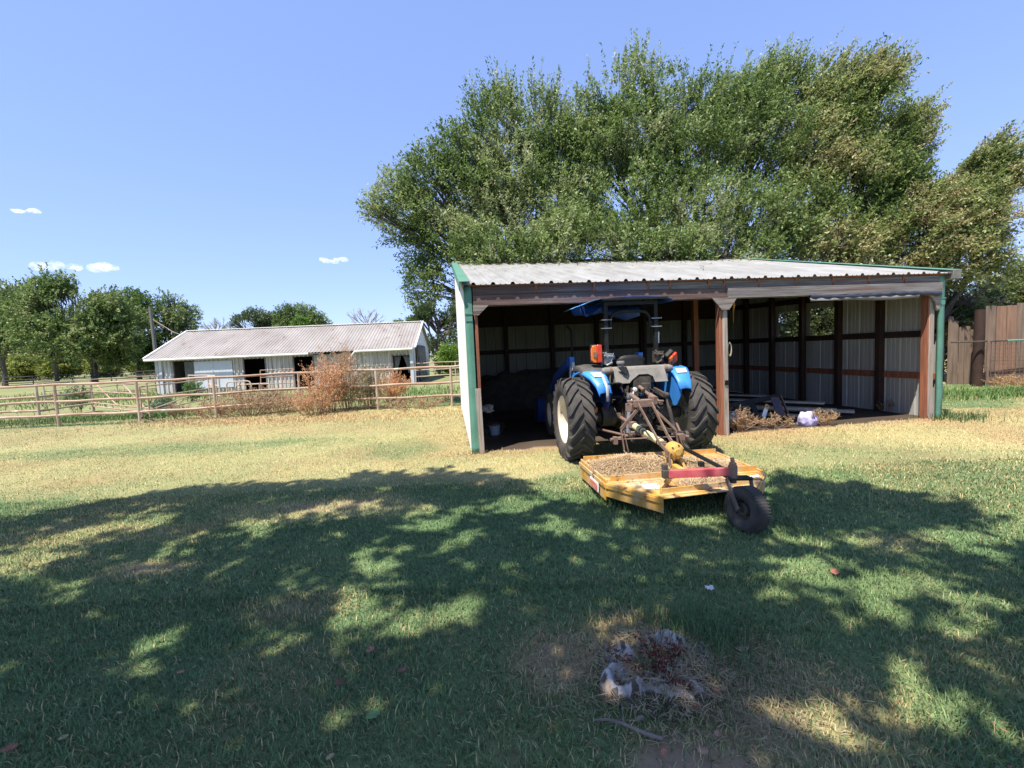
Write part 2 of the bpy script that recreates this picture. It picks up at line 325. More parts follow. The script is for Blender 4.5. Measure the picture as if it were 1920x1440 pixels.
def join_np(parts):
    vs_, fs, cs, o = [], [], [], 0
    for v, f, c in parts: vs_.append(v); fs.append(f+o); cs.append(c); o += len(v)
    return np.concatenate(vs_), np.concatenate(fs), np.concatenate(cs)
lawn = [blades(105000, .9, 3.0, .016, .055, .0048), blades(130000, 2.9, 5.5, .02, .05, .0065), blades(110000, 5.4, 9.0, .02, .045, .009, False, flat=.95),
        blades(130000, 9.0, 17.0, .02, .05, .013, False, flat=1.0)]
v, f, c = join_np(lawn)
tag(np_mesh('lawn_grass', v, f, M['grass'], col=c), 'short mown lawn grass, green in the shade and straw-coloured in the sun', 'grass', kind='stuff')
# ============================================================ OPEN SHED (local: x along front, y into depth)
def corr(mb, a, b, up0, up1, pitch=.305, hgt_=.02, w0=.03, w1=.012, minor=True, nrm=None):
    """ribbed metal sheet from a to b (bottom edge), top edge from up0(t) to ...: a,b bottom; up0,up1 vectors to the top at each end"""
    a, b, up0, up1 = map(Vector, (a, b, up0, up1)); d = (b-a); Ln = d.length; d.normalize(); N_ = Vector(nrm); pr = [(0, 0)]; x = pitch*.5
    while x < Ln-.04:
        pr += [(x-w0, 0), (x-w1, 1), (x+w1, 1), (x+w0, 0)]
        if minor:
            for q in (.36, .64):
                xx = x+pitch*q
                if xx < Ln-.05: pr += [(xx-.012, 0), (xx-.006, .25), (xx+.006, .25), (xx+.012, 0)]
        x += pitch
    pr.append((Ln, 0)); rows = [[], []]
    for x, h in pr:
        t = x/Ln; p = a+d*x+N_*(h*hgt_); u = up0*(1-t)+up1*t
        rows[0].append(p); rows[1].append(p+u)
    mb.sheet(rows); return mb
shed = thing('open_shed', 'open-fronted pole shed with white ribbed metal roof, green corner trim and weathered wooden header', 'shed', S0, STH)
HE, HB, HT = 2.63, 2.32, 4.16       # eave underside, header underside, rear top
slope = (HT-HE)/SD
def wall_top(y): return HE - .03 + slope*y
mb = MB()   # side wall left, outside ribs
corr(mb, (0,0,.0), (0,SD,.0), (0,0,wall_top(0)), (0,0,wall_top(SD)), nrm=(-1,0,0)); mb.build('side_wall', M['wall_white'], shed, smooth=False, solid=.002)
# right wall in strips round two window openings (y 2.27-3.05 and 3.42-4.14, z 1.64-2.29)
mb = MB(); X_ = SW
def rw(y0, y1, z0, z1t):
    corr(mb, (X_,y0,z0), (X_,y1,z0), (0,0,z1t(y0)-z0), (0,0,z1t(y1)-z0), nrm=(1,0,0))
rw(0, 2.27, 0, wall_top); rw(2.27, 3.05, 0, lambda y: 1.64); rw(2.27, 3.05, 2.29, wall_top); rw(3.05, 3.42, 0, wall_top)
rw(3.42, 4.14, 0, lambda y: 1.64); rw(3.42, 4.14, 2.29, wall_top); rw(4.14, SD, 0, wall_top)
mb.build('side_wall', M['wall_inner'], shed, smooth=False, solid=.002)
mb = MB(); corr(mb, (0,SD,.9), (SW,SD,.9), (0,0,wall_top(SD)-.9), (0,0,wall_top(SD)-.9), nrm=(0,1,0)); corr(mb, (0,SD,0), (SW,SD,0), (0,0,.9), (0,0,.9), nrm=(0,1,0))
mb.build('back_wall', M['wall_shade'], shed, smooth=False, solid=.002)
# roof
mb = MB(); ov = .09; z0 = HE + .02 - slope*ov
corr(mb, (-.02,-ov,z0), (SW+.12,-ov,z0), (0,SD+ov+.25,slope*(SD+ov+.25)), (0,SD+ov+.25,slope*(SD+ov+.25)), hgt_=.036, w0=.040, w1=.018, nrm=(0,0,1))
mb.build('roof', M['roof_white'], shed, smooth=False, solid=.0015)
mb = MB(); yb = SD+.25; zb = HE+.02+slope*yb
mb.beam((-.05,yb-.12,zb+.035), (SW+.15,yb-.12,zb+.035), .34, .012, up=(0,-slope,1)); mb.beam((-.05,yb-.28,zb+.015-slope*.1),(SW+.15,yb-.28,zb+.015-slope*.1),.015,.04)
mb.build('ridge_cap', M['roof_white'], shed, bevel=.004)
def rake(x, s, w):
    mb = MB(); a = V(x, -ov-.02, z0+.052); b = V(x, yb, zb+.045)
    mb.beam(a, b, w, .012); a2 = a+V(s*w/2, 0, -.07); b2 = b+V(s*w/2, 0, -.07); mb.beam(a2, b2, .012, .15)
    mb.build('rake_trim', M['green'], shed, bevel=.003)
rake(.0, -1, .16); rake(SW+.12, 1, .17)
mb = MB(); mb.prism([(SW+.05,-ov-.02,z0-.10),(SW+.22,-ov-.02,z0-.10),(SW+.23,-ov-.02,z0+.05),(SW+.05,-ov-.02,z0+.05)], (0,.45,0)); mb.build('soffit_end', M['tgrey'], shed, bevel=.005)
# corner trims: slightly battered folded sheet
def ctrim(x, s):
    mb = MB(); n = 26; top = HE-.01
    for (dx0, dx1, y0, y1) in ((0, .115, 0, 0), (0, 0, 0, .115)):
        rows = []
        for i in range(n+1):
            z = top*i/n; j = .006*sin(z*9)+.010*(n2(z*6, x, 1, 3)-.5) if z < 1.1 else .002
            e = -.012
            pa = V(x+s*(-.018), e-.004, z); 
            if y1 == 0: rows.append([V(x-s*.012, e+j, z), V(x+s*.05, e-.006+j*1.6, z), V(x+s*.10, e+j*.5, z), V(x+s*.104, e+.03, z)])
            else: rows.append([V(x-s*.012, e+j, z), V(x-s*.016, .05, z), V(x-s*.016, .11, z)])
        mb.sheet(rows)
    mb.box((x+s*.044, -.022, 2.20), (.118, .02, .018)); mb.box((x+s*.044, -.017, 2.14), (.10, .012, .11))
    mb.build('corner_trim', M['green'], shed, smooth=True, ang=30, solid=.002)
ctrim(.0, 1); ctrim(SW, -1)
# header: long boards lapped, upper fascia pieces
def board(name, a, b, w, h, m_, par, up=(0,0,1), bev=.004): return MB().beam(a, b, w, h, up).build(name, m_, par, bevel=bev)
board('header_board', (.12,.0,2.40), (4.42,.0,2.40), .045, .165, M['wood_brown'], shed)
board('header_board', (4.36,-.046,2.395), (SW-.10,-.046,2.395), .042, .16, M['wood_beam'], shed)
board('header_board', (.12,.11,2.41), (SW-.1,.11,2.41), .045, .19, M['wood_beam'], shed)
for a, b in ((.12,1.1),(1.13,2.05),(2.09,2.96),(3.0,3.34),(3.37,4.02),(4.06,4.30),(4.34,4.92),(4.96,5.62),(5.66,6.32),(6.36,7.02),(7.06,7.72),(7.77,SW-.10)):
    board('fascia_board', (a,.005,2.548), (b,.005,2.548), .03, .122, M['wood_brown' if b < 2.1 else 'wood_beam'], shed)
for x in (1.115,2.07,2.98,3.355,4.04,4.32,4.94,5.64,6.34,7.04,7.745):
    board('rafter', (x,-.012,2.55), (x,SD-.05,2.55+slope*SD), .036, .13, M['wood_red'], shed, bev=0)
for k in range(7):
    y = .5+k*.95; board('purlin', (.05,y,HE-.03+slope*y), (SW-.05,y,HE-.03+slope*y), .09, .04, M['wood_dark'], shed, bev=0)
board('eave_board', (.05,-.03,HE-.005), (SW,-.03,HE-.005), .05, .022, M['wood_red'], shed)
MB().add([(.03,.05,HE-.012),(SW-.03,.05,HE-.012),(SW-.03,SD-.03,HE-.012+slope*SD),(.03,SD-.03,HE-.012+slope*SD)],[(0,1,2,3)]).build('added_dark_underlay', M['wood_dark'], shed, solid=.006)  # dark sheet added below the roof to cut bounce light inside
# front posts
def post(x, w, z1, m_, y=.08, d=.14, name='post', lean=0): return board(name, (x-lean,y,0), (x,y,z1), w, d, m_, shed, up=(0,1,0), bev=.006)
post(.155, .05, 2.3, M['wood_red'], y=.06, d=.09)
board('kick_board', (.145,-.012,.0), (.128,-.012,1.03), .085, .03, M['wood_post'], shed, up=(0,1,0))
p = board('post', (4.335,.02,0), (4.315,.02,2.14), .085, .10, M['wood_post'], shed, up=(0,1,0), bev=.008)
MB().box((4.325,-.037,.90),(.055,.02,.08)).build('knot_hole', M['black'], p)
board('post', (4.265,.05,0), (4.262,.05,2.25), .07, .12, M['wood_red'], shed, up=(0,1,0))
board('post', (4.40,.10,0), (4.39,.10,2.25), .035, .10, M['wood_post'], shed, up=(0,1,0))
post(SW-.20, .10, 2.33, M['wood_post'], y=.05, d=.05); post(SW-.245, .05, 2.33, M['wood_red'], y=.10, d=.13)
# gusset plates
def gus(pts, y=-.035, t=.03): MB().prism([V(x, y, z) for x, z in pts], (0, t, 0)).build('gusset_plate', M['wood_grey'], shed, bevel=.004)
gus([(4.06,2.325),(4.52,2.325),(4.37,2.12),(4.235,2.12)], y=-.07); gus([(.115,2.325),(.36,2.325),(.20,2.17),(.115,2.17)])
gus([(SW-.42,2.30),(SW-.10,2.30),(SW-.10,2.0),(SW-.17,1.98),(SW-.20,2.12),(SW-.27,2.22)], y=-.03)
gus([(4.06,2.40),(4.60,2.40),(4.60,2.325),(4.06,2.325)], y=.135)
# girts and inner posts
for s in (1.15, 2.16, 3.23, 4.31, 5.41): board('inner_post', (SW-.07,s,0), (SW-.07,s,wall_top(s)), .12, .11, M['wood_dark'], shed, up=(0,1,0))
for u in (1.4, 2.8, 4.2, 5.64, 7.04): board('inner_post', (u,SD-.07,0), (u,SD-.07,wall_top(SD)), .12, .12, M['wood_dark'], shed, up=(0,1,0))
for z in (.78, 1.575):
    board('girt', (SW-.015,.06,z), (SW-.015,SD-.02,z), .03, .125, M['wood_red'] if z < 1 else M['wood_dark'], shed)
    board('girt', (.05,SD-.035,z), (SW-.05,SD-.035,z), .03, .125, M['wood_dark'], shed); board('girt', (.02,.06,z), (.02,SD-.1,z), .03, .125, M['wood_dark'], shed)
board('girt', (.05,SD-.035,2.62), (SW-.05,SD-.035,2.62), .03, .6, M['wood_dark'], shed); board('girt', (SW-.02,.3,2.42), (SW-.02,SD-.2,2.62), .03, .14, M['wood_dark'], shed)
board('girt', (.05,SD-.04,3.4), (SW-.05,SD-.04,3.4), .03, .9, M['wood_dark'], shed)
board('centre_post', (5.52,3.0,0), (5.50,3.0,wall_top(3.0)), .12, .12, M['wood_red'], shed, up=(0,1,0)); board('centre_post', (5.1,4.9,0), (5.1,4.9,wall_top(4.9)), .08, .08, M['wood_dark'], shed, up=(0,1,0))
def sp(u, n_, z=0.0): return S0 + SU*u + SN*n_ + V(0, 0, z)
# rolled tarp under the right header
t = thing('rolled_tarp', 'dark blue tarp rolled up and hanging under the right half of the shed header', 'tarp', sp(7.1,-.05,2.29), STH)
mb = MB(); pts = [(x, 0, .012*sin(x*3)-.018*(x+1.2)*0+.004*sin(x*23)) for x in np.linspace(-1.22, 1.36, 40)]
mb.tube(pts, [.038+.008*sin(i*1.7) for i in range(40)], 10); mb.build('roll', M['tarp'], t, ang=60)
mb = MB(); rows = [[V(x, -.02, -.02), V(x, -.03, -.055-.012*sin(x*5)), V(x, -.01, -.075-.02*max(0, sin(x*3.1+1)))] for x in np.linspace(-1.24, .9, 40)]
mb.sheet(rows).build('lining', M['tarp_grey'], t, solid=.006, ang=60)
# hanging string and rope coil
q = sp(4.72, .3, 0)
mb = MB(); mb.tube([sp(4.69,.3,2.36), sp(4.70,.3,2.22), sp(4.685,.3,2.12)], [.012,.02,.008], 6); mb.tube([sp(4.685,.3,2.12), sp(4.69,.3,1.93)], .005, 5)
tag(mb.build('hanging_string', M['orange_rope']), 'frayed orange string hanging from the header just right of the middle post', 'string')
mb = MB(); c0 = sp(4.44,.05,1.47)
for k in range(3): mb.tube([c0+SU*(.035*cos(a)+.004*k)+V(0,0,.11*sin(a)-.01*k) for a in np.linspace(0, 2*pi, 20)], .005, 5)
tag(mb.build('rope_coil', M['rope']), 'small coil of old rope hung on the right side of the middle shed post', 'rope')
# ============================================================ things inside the shed
def lumber_board(a, b, w, h, label, m_=None):
    a, b = Vector(a), Vector(b); c = (a+b)/2; o = thing_mesh('lumber_board', MB().beam(a-c, b-c, w, h), m_ or M['lumber'], c, .003); tag(o, label, 'board', 'boards stacked on the shed floor'); return o
def thing_mesh(name, mb, m_, loc, bev=0, **k):
    o = mb.build(name, m_, None, bevel=bev, **k); o.location = loc; return o
E1 = lambda u, n_, z: sp(u, n_, z)
lumber_board(E1(5.2,3.3,.07), E1(7.75,.95,.07), .20, .05, 'bottom board of the stack on the shed floor, its end nearest the sunlit wall', M['lumber'])
lumber_board(E1(5.0,3.2,.15), E1(7.25,.85,.14), .20, .05, 'thick board lying across the lumber stack with its sawn end facing out')
lumber_board(E1(4.9,2.9,.04), E1(7.0,.65,.04), .18, .04, 'flat board on the dirt in front of the lumber stack')
lumber_board(E1(5.4,3.5,.24), E1(7.35,1.25,.23), .22, .035, 'wide thin plank on top of the lumber stack')
lumber_board(E1(5.6,4.0,.30), E1(7.0,2.4,.29), .20, .03, 'short plank at the back of the lumber stack')
lumber_board(E1(4.6,4.4,.35), E1(6.6,3.6,.37), .16, .03, 'long plank lying crossways behind the lumber stack')
lumber_board(E1(4.75,2.2,.05), E1(6.0,1.2,.05), .12, .04, 'narrow board on the floor behind the dark metal frame')
lumber_board(E1(4.5,2.6,.12), E1(5.6,1.5,.10), .09, .04, 'thin board leaning low behind the dark metal frame')
# dark frame leaning
def P(px, py, Y): return at(px, py, Y)
t = thing('metal_frame', 'dark painted metal frame with cross slats propped up beside the middle post', 'frame', P(1430,790,8.75))
o_ = t.location.copy()
def rel(*pts): return [Vector(p)-o_ for p in pts]
a, b = rel(P(1366,762,8.6), P(1462,742,9.1)); MB().beam(a, b, .10, .045, up=(0,-1,.6)).build('rail', M['tblack'], t, bevel=.003)
a, b = rel(P(1400,794,8.4), P(1478,780,8.75)); MB().beam(a, b, .08, .04, up=(0,-1,.6)).build('rail', M['tblack'], t, bevel=.003)
a, b = rel(P(1408,753,8.8), P(1424,788,8.5)); MB().beam(a, b, .11, .02, up=(0,-1,.4)).build('slat', M['tblack'], t, bevel=.002)
a, b = rel(P(1452,745,9.0), P(1466,781,8.65)); MB().beam(a, b, .17, .02, up=(0,-1,.4)).build('slat', mat('rusty_blue_plate', (.05,.06,.10), (.16,.08,.05), 4, .7), t, bevel=.002)
a, b = rel(P(1463,742,9.1), P(1479,780,8.7)); MB().beam(a, b, .02, .05, up=(0,-1,.4)).build('edge_bar', M['rust'], t)
t = thing('spirit_level', 'short yellow and white spirit level leaning inside the dark metal frame', 'level', P(1434,783,8.6)); o_ = t.location.copy()
a, b, c_ = rel(P(1431,782,8.6), P(1436,767,8.68), P(1439,759,8.72)); MB().beam(a, b, .075, .02, up=(0,-1,.3)).build('scale_face', M['white'], t, bevel=.002); 
o2 = MB().beam(b, c_, .077, .022, up=(0,-1,.3)).build('yellow_end', M['yellow'], t, bevel=.002); MB().beam(b*.35+c_*.65+V(-.02,-.014,0), b*.3+c_*.7+V(.02,-.014,.0), .012, .012).build('hole', M['black'], o2)
# white jug
c0 = gp(1374, 795); mb = MB(); mb.lathe([(0,.0),(.085,.0),(.09,.02),(.09,.15),(.06,.2),(.025,.225),(.025,.25),(0,.25)], (0,0,0), n=20)
t = thing('plastic_jug', 'translucent white plastic jug sitting on the dirt just right of the middle post', 'jug', (c0.x, c0.y, 0)); mb.build('jug_body', M['white'], t)
MB().tube([(.05,0,.2),(.09,0,.2),(.1,0,.13)], .012, 6).build('jug_handle', M['white'], t)
# crumpled sack
c0 = gp(1513, 798); bm = bmesh.new(); bmesh.ops.create_icosphere(bm, subdivisions=4, radius=.17); me = bpy.data.meshes.new('plastic_sack')
for v_ in bm.verts:
    p_ = v_.co; k = 1+.35*(n3(np.array([[p_.x*14+5, p_.y*14, p_.z*14]]), 1, 4)[0]-.5); v_.co = Vector((p_.x*k*1.0, p_.y*k*.7, max(-.1, p_.z*k*.95)))
bm.to_mesh(me); bm.free(); me.materials.append(M['purple']); o = bpy.data.objects.new('plastic_sack', me); COL.objects.link(o); o.location = (c0.x, c0.y, .10)
tag(o, 'crumpled purple and white plastic sack in the straw at the shed edge', 'sack')
# bucket
c0 = gp(928, 815); t = thing('plastic_bucket', 'small grey-blue bucket on the dirt floor in the left bay of the shed', 'bucket', (c0.x, c0.y, 0))
MB().lathe([(0,0),(.085,0),(.105,.16),(.11,.165),(.11,.18),(.1,.18),(.085,.02),(0,.02)], (0,0,0), n=24).build('bucket_body', M['bucket'], t)
MB().lathe([(0,.17),(.09,.18),(.06,.21),(0,.215)], (0,0,0), n=12).build('contents', M['rust'], t)
MB().tube([(-.108*cos(a), -.108*sin(a)*.2-.02, .17+.10*sin(a)) for a in np.linspace(0, pi, 12)], .003, 5).build('bucket_handle', M['wire'], t)
# old wheel leaning + rags
c0 = gp(915, 800); t = thing('cart_wheel', 'dark thin wheel leaning against the left wall behind the bucket', 'wheel', (c0.x-.1, c0.y+.3, .30), .5)
MB().lathe([(.27,-.03),(.30,-.02),(.31,0),(.30,.02),(.27,.03)], (0,0,0), (.9,.1,.35), 28, True).build('tyre', M['rubber'], t)
mb = MB()
for k in range(5): a = k*2*pi/5; mb.tube([(0,0,0), (-.1*cos(a), .25*sin(a), .25*cos(a))], .008, 5)
mb.build('spokes', M['greasy'], t)
def scrap(c0, lab, s=.12, m_=None):
    mb = MB(); rows = [[V((i-2)*s*.35, (j-2)*s*.3, s*.25*sin(i*1.9+j*2.3)+.5*s*.2*i) for j in range(5)] for i in range(5)]
    mb.sheet(rows); o = mb.build('cardboard_scrap', m_ or M['lumber'], None, solid=.004); o.location = c0; o.rotation_euler = (.7,.3,.4); return tag(o, lab, 'scrap')
scrap(at(912, 768, 8.6), 'sunlit torn brown cardboard scrap on the junk pile by the left shed wall', .16)
mb = MB(); r_ = random.Random(3)
mb.prism([(-.35,-.4,-.02),(.3,-.45,-.02),(.35,.45,-.02),(-.3,.4,-.02)],(0,0,.10))
for k in range(60):
    x, y = r_.gauss(0,.16), r_.gauss(0,.3); a = r_.uniform(0, 3); l_ = r_.uniform(.05,.2); z = max(.02,.28-.6*abs(x))*r_.random()
    z = .05+max(0,.12-.3*abs(x))*r_.random(); mb.beam((x,y,z), (x+l_*cos(a), y+l_*sin(a), z+r_.uniform(0,.05)), r_.uniform(.01,.06), .012)
o = mb.build('junk_pile', M['greasy'], None); o.location = (gp(912,812).x, gp(912,812).y+.35, 0); tag(o, 'low pile of dark scrap and debris against the left shed wall', 'junk pile')
# old hay heap across the back
def heap(name, m_, cx, cy, rx, ry, h, seed, rz=0, n=48):
    mb = MB(); rows = []
    for i in range(n+1):
        r2 = []
        for j in range(n+1):
            x, y = (i/n*2-1), (j/n*2-1); e = max(0, 1-(x**6+y**6)); z = h*e**.6*(.75+.5*float(fbm(np.array([x*3+seed]), np.array([y*3]), 1.3, seed)[0])) - .02
            r2.append(V(x*rx, y*ry, z))
        rows.append(r2)
    mb.sheet(rows); o = mb.build(name, m_, None, ang=80); o.location = (cx, cy, 0); o.rotation_euler = (0,0,rz); return o
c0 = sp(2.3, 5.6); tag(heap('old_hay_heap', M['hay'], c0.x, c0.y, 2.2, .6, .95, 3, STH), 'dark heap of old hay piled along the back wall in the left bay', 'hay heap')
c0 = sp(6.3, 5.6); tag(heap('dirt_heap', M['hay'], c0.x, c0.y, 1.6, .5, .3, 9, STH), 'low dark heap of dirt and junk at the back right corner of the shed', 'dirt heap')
# ============================================================ TRACTOR (local: x right, y forward, z up)
def tyre(par, c, R, w, rr, nl, lugh=.035, lugw=.05, name='wheel', rimmat=None, face=-1, ribs=False):
    """wheel part (tyre body) with lug and rim sub-parts; axis along x"""
    hw = w/2; Rb = R-lugh
    prof = [(rr, -hw*.72), (rr+.012, -hw*.80), (rr+(Rb-rr)*.35, -hw*1.0), (rr+(Rb-rr)*.72, -hw*.99), (Rb-.012, -hw*.86), (Rb, -hw*.5), (Rb+.004, 0), (Rb, hw*.5), (Rb-.012, hw*.86), (rr+(Rb-rr)*.72, hw*.99), (rr+(Rb-rr)*.35, hw), (rr+.012, hw*.80), (rr, hw*.72)]
    o = MB().lathe(prof, (0,0,0), (1,0,0), 64).build(name, M['rubber'], par, ang=50); o.location = c
    mb = MB()
    if ribs:
        for k in (-.62,-.2,.2,.62): mb.lathe([(Rb-.004,hw*k-.02),(R,hw*k-.014),(R,hw*k+.014),(Rb-.004,hw*k+.02)], (0,0,0), (1,0,0), 48)
    else:
        for s in (-1, 1):
            for k in range(nl):
                a0 = 2*pi*(k+(.5 if s > 0 else 0))/nl; st = []
                for t in (0, .3, .6, .86, 1.0, 1.07):
                    x = s*hw*(.02+.93*min(t, 1.0)) if t <= 1 else s*hw*1.01
                    a = a0 - .36*t**1.15; ro = R - .006*t if t < 1 else R-.02-.06*(t-1)/.07; ri = Rb-.02-.02*t if t < 1 else Rb-.10
                    lw = lugw/R*(.5+.1*t); st.append([(x, a-lw, ri), (x, a-lw*.8, ro), (x, a+lw*.8, ro), (x, a+lw, ri)])
                P_ = [V(x, -cos(a)*r_, sin(a)*r_) for q in st for (x, a, r_) in q]; fs = []
                for i in range(len(st)-1):
                    for j in range(4): fs.append((i*4+j, i*4+(j+1)%4, i*4+4+(j+1)%4, i*4+4+j))
                fs += [(0,1,2,3), tuple(range(len(P_)-4, len(P_)))]
                mb.add(P_, fs)
    l_ = mb.build('tread', M['rubber'], o, ang=30)
    rm = rimmat or M['rim']; f_ = face; d = .55*hw
    rp = [(rr+.012, f_*hw*.80), (rr-.005, f_*hw*.74), (rr-.03, f_*hw*.66), (rr-.035, f_*d*.2), (rr-.09, f_*d*.12), (rr*.55, f_*d*.02), (.10, -f_*.0), (.09, f_*.03), (.085, f_*.045), (.0, f_*.045)]
    rim = MB().lathe(rp, (0,0,0), (1,0,0), 48).lathe([(rr+.012,-f_*hw*.80),(rr-.03,-f_*hw*.66),(rr-.035,f_*d*.2)], (0,0,0), (1,0,0), 48).build('rim', rm, o, ang=30, solid=.004)
    mb = MB()
    for k in range(8 if R > .45 else 5):
        a = 2*pi*k/(8 if R > .45 else 5); q = V(f_*.02, .14*cos(a)*R/.6, .14*sin(a)*R/.6); mb.tube([q-V(.03,0,0), q+V(f_*.025+.0,0,0)+V(0,0,0)], .014, 6)
    mb.build('wheel_nuts', M['rust'], rim)
    return o
tr = thing('tractor', 'blue compact farm tractor with canopy and front loader parked nose-in under the open shed', 'tractor', (1.76, 6.62, 0), RAD(7))
RW = .60
tyre(tr, (-.905,0,RW-.02), RW, .37, .335, 20, face=-1); tyre(tr, (.825,0,RW-.02), RW, .37, .335, 20, face=-1)
tyre(tr, (-.78,1.78,.40), .40, .26, .21, 14, .012, .03, face=-1, ribs=True); tyre(tr, (.78,1.78,.40), .40, .26, .21, 14, .012, .03, face=1, ribs=True)
B_ = lambda n_, mb, m_, par=tr, bev=.006, **k: mb.build(n_, m_, par, bevel=bev, **k)
# chassis, axles
mb = MB(); mb.box((0,.15,.58),(.40,.75,.42)); mb.box((0,.9,.60),(.30,.9,.34)); mb.box((0,-.24,.62),(.30,.16,.34)); mb.tube([(-.72,0,.59),(.72,0,.59)], .085, 16); mb.tube([(-.5,0,.59),(-.3,0,.59)], .15, 16); mb.tube([(.3,0,.59),(.5,0,.59)], .15, 16)
for s in (-1, 1): mb.box((s*.42,.05,.60),(.14,.26,.26))
for k in range(14): a = random.random()*6; mb.box((random.uniform(-.18,.18), -.32+random.uniform(-.02,.02), random.uniform(.45,.78)), (.05,.05,.04), a)
B_('transmission', mb, M['greasy'])
B_('front_axle', MB().beam((-.68,1.78,.42),(.68,1.78,.42),.11,.10).box((0,1.78,.55),(.3,.3,.2)), M['greasy'])
# hood
mb = MB(); rows = []
for y, w, z1, z0_ in ((.95,.27,1.22,.72),(1.3,.28,1.20,.72),(1.8,.27,1.14,.70),(2.25,.25,1.05,.66),(2.38,.20,.96,.66)):
    rows.append([V(-w,y,z0_), V(-w,y,z1-.12), V(-w*.82,y,z1-.03), V(0,y,z1), V(w*.82,y,z1-.03), V(w,y,z1-.12), V(w,y,z0_)])
mb.sheet(rows); mb.add(rows[-1], [tuple(range(7))]); B_('hood', mb, M['blue_dk'], bev=0, solid=.01)
B_('dashboard', MB().box((0,.88,1.16),(.42,.16,.30)), M['tblack'], bev=.03)
B_('instrument_cowl', MB().box((.02,.86,1.345),(.30,.16,.07)), M['tblack'], bev=.03)
B_('steering_wheel', MB().lathe([(.17+.012*cos(a), .012*sin(a)) for a in np.linspace(0, 2*pi, 9)[:-1]], (.03,.66,1.33), (0,-.5,.86), 28, True).tube([(.03,.66,1.32),(.03,.85,1.1)], .02, 8).beam((-.13,.66,1.33),(.19,.66,1.33),.02,.01), M['tblack'], bev=0)
B_('platform', MB().box((0,.45,.72),(1.0,.75,.03)), M['tblack'])
# seat
s_ = MB().box((-.02,.24,1.03),(.44,.42,.09)); B_('seat', s_, M['tblack'], bev=.035)
mb = MB(); rows = [[V(x, .02-.03*(1-(x/.21)**2)+.03*t, 1.08+.38*t*(1-.16*(x/.21)**4)) for x in np.linspace(-.21,.21,9)] for t in (0,.3,.6,.85,1)]
mb.sheet(rows); B_('seat_backrest', mb, M['tblack'], bev=0, solid=.05)
# dusty black console left of the seat
mb = MB(); rows = []
for y, z in ((-.16,1.20),(-.10,1.29),(.08,1.34),(.36,1.34),(.42,1.25)): rows.append([V(-.80,y,z-.09),V(-.77,y,z-.02),V(-.60,y,z+.0),V(-.44,y,z-.01),V(-.43,y,z-.10)])
mb.sheet(rows); mb.add(rows[0], [(4,3,2,1,0)]); B_('side_console', mb, M['console'], bev=0, solid=.012)
# fenders
prof = [(.52,.78),(.50,.98),(.38,1.14),(.20,1.235),(.02,1.265),(-.16,1.245),(-.30,1.19),(-.42,1.09),(-.49,.97)]
for s in (-1, 1):
    mb = MB(); xi = s*.50; xo = s*.80
    poly = [(xi,y,z) for y, z in prof] + [(xi,-.46,.86),(xi,-.36,.74),(xi,-.28,.72),(xi,-.1,.80),(xi,.1,.80),(xi,.3,.74)]
    mb.prism(poly, (s*.012,0,0)); wl = mb.build('fender_wall', M['blue_dk' if s < 0 else 'blue'], tr, bevel=.004)  # left wall coloured darker to carry the shade under its flange
    mb = MB(); rows = []
    for y, z in prof:
        t = (y+.49)/1.0; w = 1 if y > -.1 else max(.45, 1-(-.1-y)*1.25)
        rows.append([V(xi-s*.02,y,z-.015), V(xi,y,z+.004), V(xi+(xo-xi)*.5*w,y,z+.012), V(xi+(xo-xi)*w*.93,y,z+.002), V(xi+(xo-xi)*w,y,z-.02), V(xi+(xo-xi)*w,y,z-.05)])
    mb.sheet(rows); fd = mb.build('fender', M['blue'], tr, ang=50, solid=.008)
    mb = MB(); q = (-.335, 1.175); mb.prism([(xi+s*.05,-.24,1.237),(xi+s*.20,-.24,1.240),(xi+s*.17,-.335,1.188),(xi+s*.03,-.335,1.188)], (0,-.002,.006)); mb.build('warning_sticker', M['white'], fd)
    if s < 0:
        mb = MB(); mb.sheet([[V(-.57,-.33,1.19),V(-.525,-.33,1.19)],[V(-.57,-.41,1.12),V(-.525,-.41,1.12)],[V(-.575,-.50,1.06),V(-.53,-.50,1.06)],[V(-.57,-.51,.95),V(-.53,-.51,.95)],[V(-.57,-.505,.86),V(-.535,-.505,.86)]]); mb.build('tape_strip', M['tape'], fd, solid=.004)
# rear panel with cut-out, fuel tank tube
zt, zb_ = 1.275, 1.075; poly = [(-.37,zt),(.37,zt),(.40,zb_),(.20,zb_),(.17,zb_+.08),(.10,zb_+.115),(-.03,zb_+.115),(-.12,zb_+.05),(-.17,zb_-.0),(-.37,zb_)]
B_('rear_panel', MB().prism([(x,-.33+(.06 if z > 1.2 else 0),z) for x, z in poly], (0,.02,0)), M['tgrey'])
B_('fuel_tank', MB().tube([(-.52,-.20,1.255),(-.47,-.20,1.255),(.47,-.20,1.255),(.52,-.20,1.255)], [.035,.055,.055,.035], 16).box((0,-.12,1.17),(.72,.22,.2)), M['tgrey'])
mb = MB()
for x in (-.40, .41): mb.lathe([(.058,-.02),(.060,-.02),(.060,.02),(.058,.02)], (x,-.20,1.255), (1,0,0), 16)
B_('tank_strap', mb, M['rust'], bev=0)
B_('filler_cap', MB().lathe([(.0,.06),(.05,.06),(.055,.05),(.055,.025),(.04,.02),(.035,-.06),(.045,-.08)], (-.27,-.27,1.33), (0,0,1), 24), M['tgrey'], bev=0)
B_('filler_neck', MB().prism([(-.31,-.31,1.31),(-.20,-.31,1.31),(-.17,-.33,1.22),(-.21,-.345,1.19),(-.27,-.33,1.24)], (0,.03,0)), M['tblack'])
B_('hydraulic_block', MB().box((.02,-.26,1.08),(.26,.12,.18)).box((.06,-.3,1.0),(.12,.1,.14)).box((-.1,-.3,.95),(.1,.1,.12)), M['greasy'])
mb = MB(); r_ = random.Random(8)
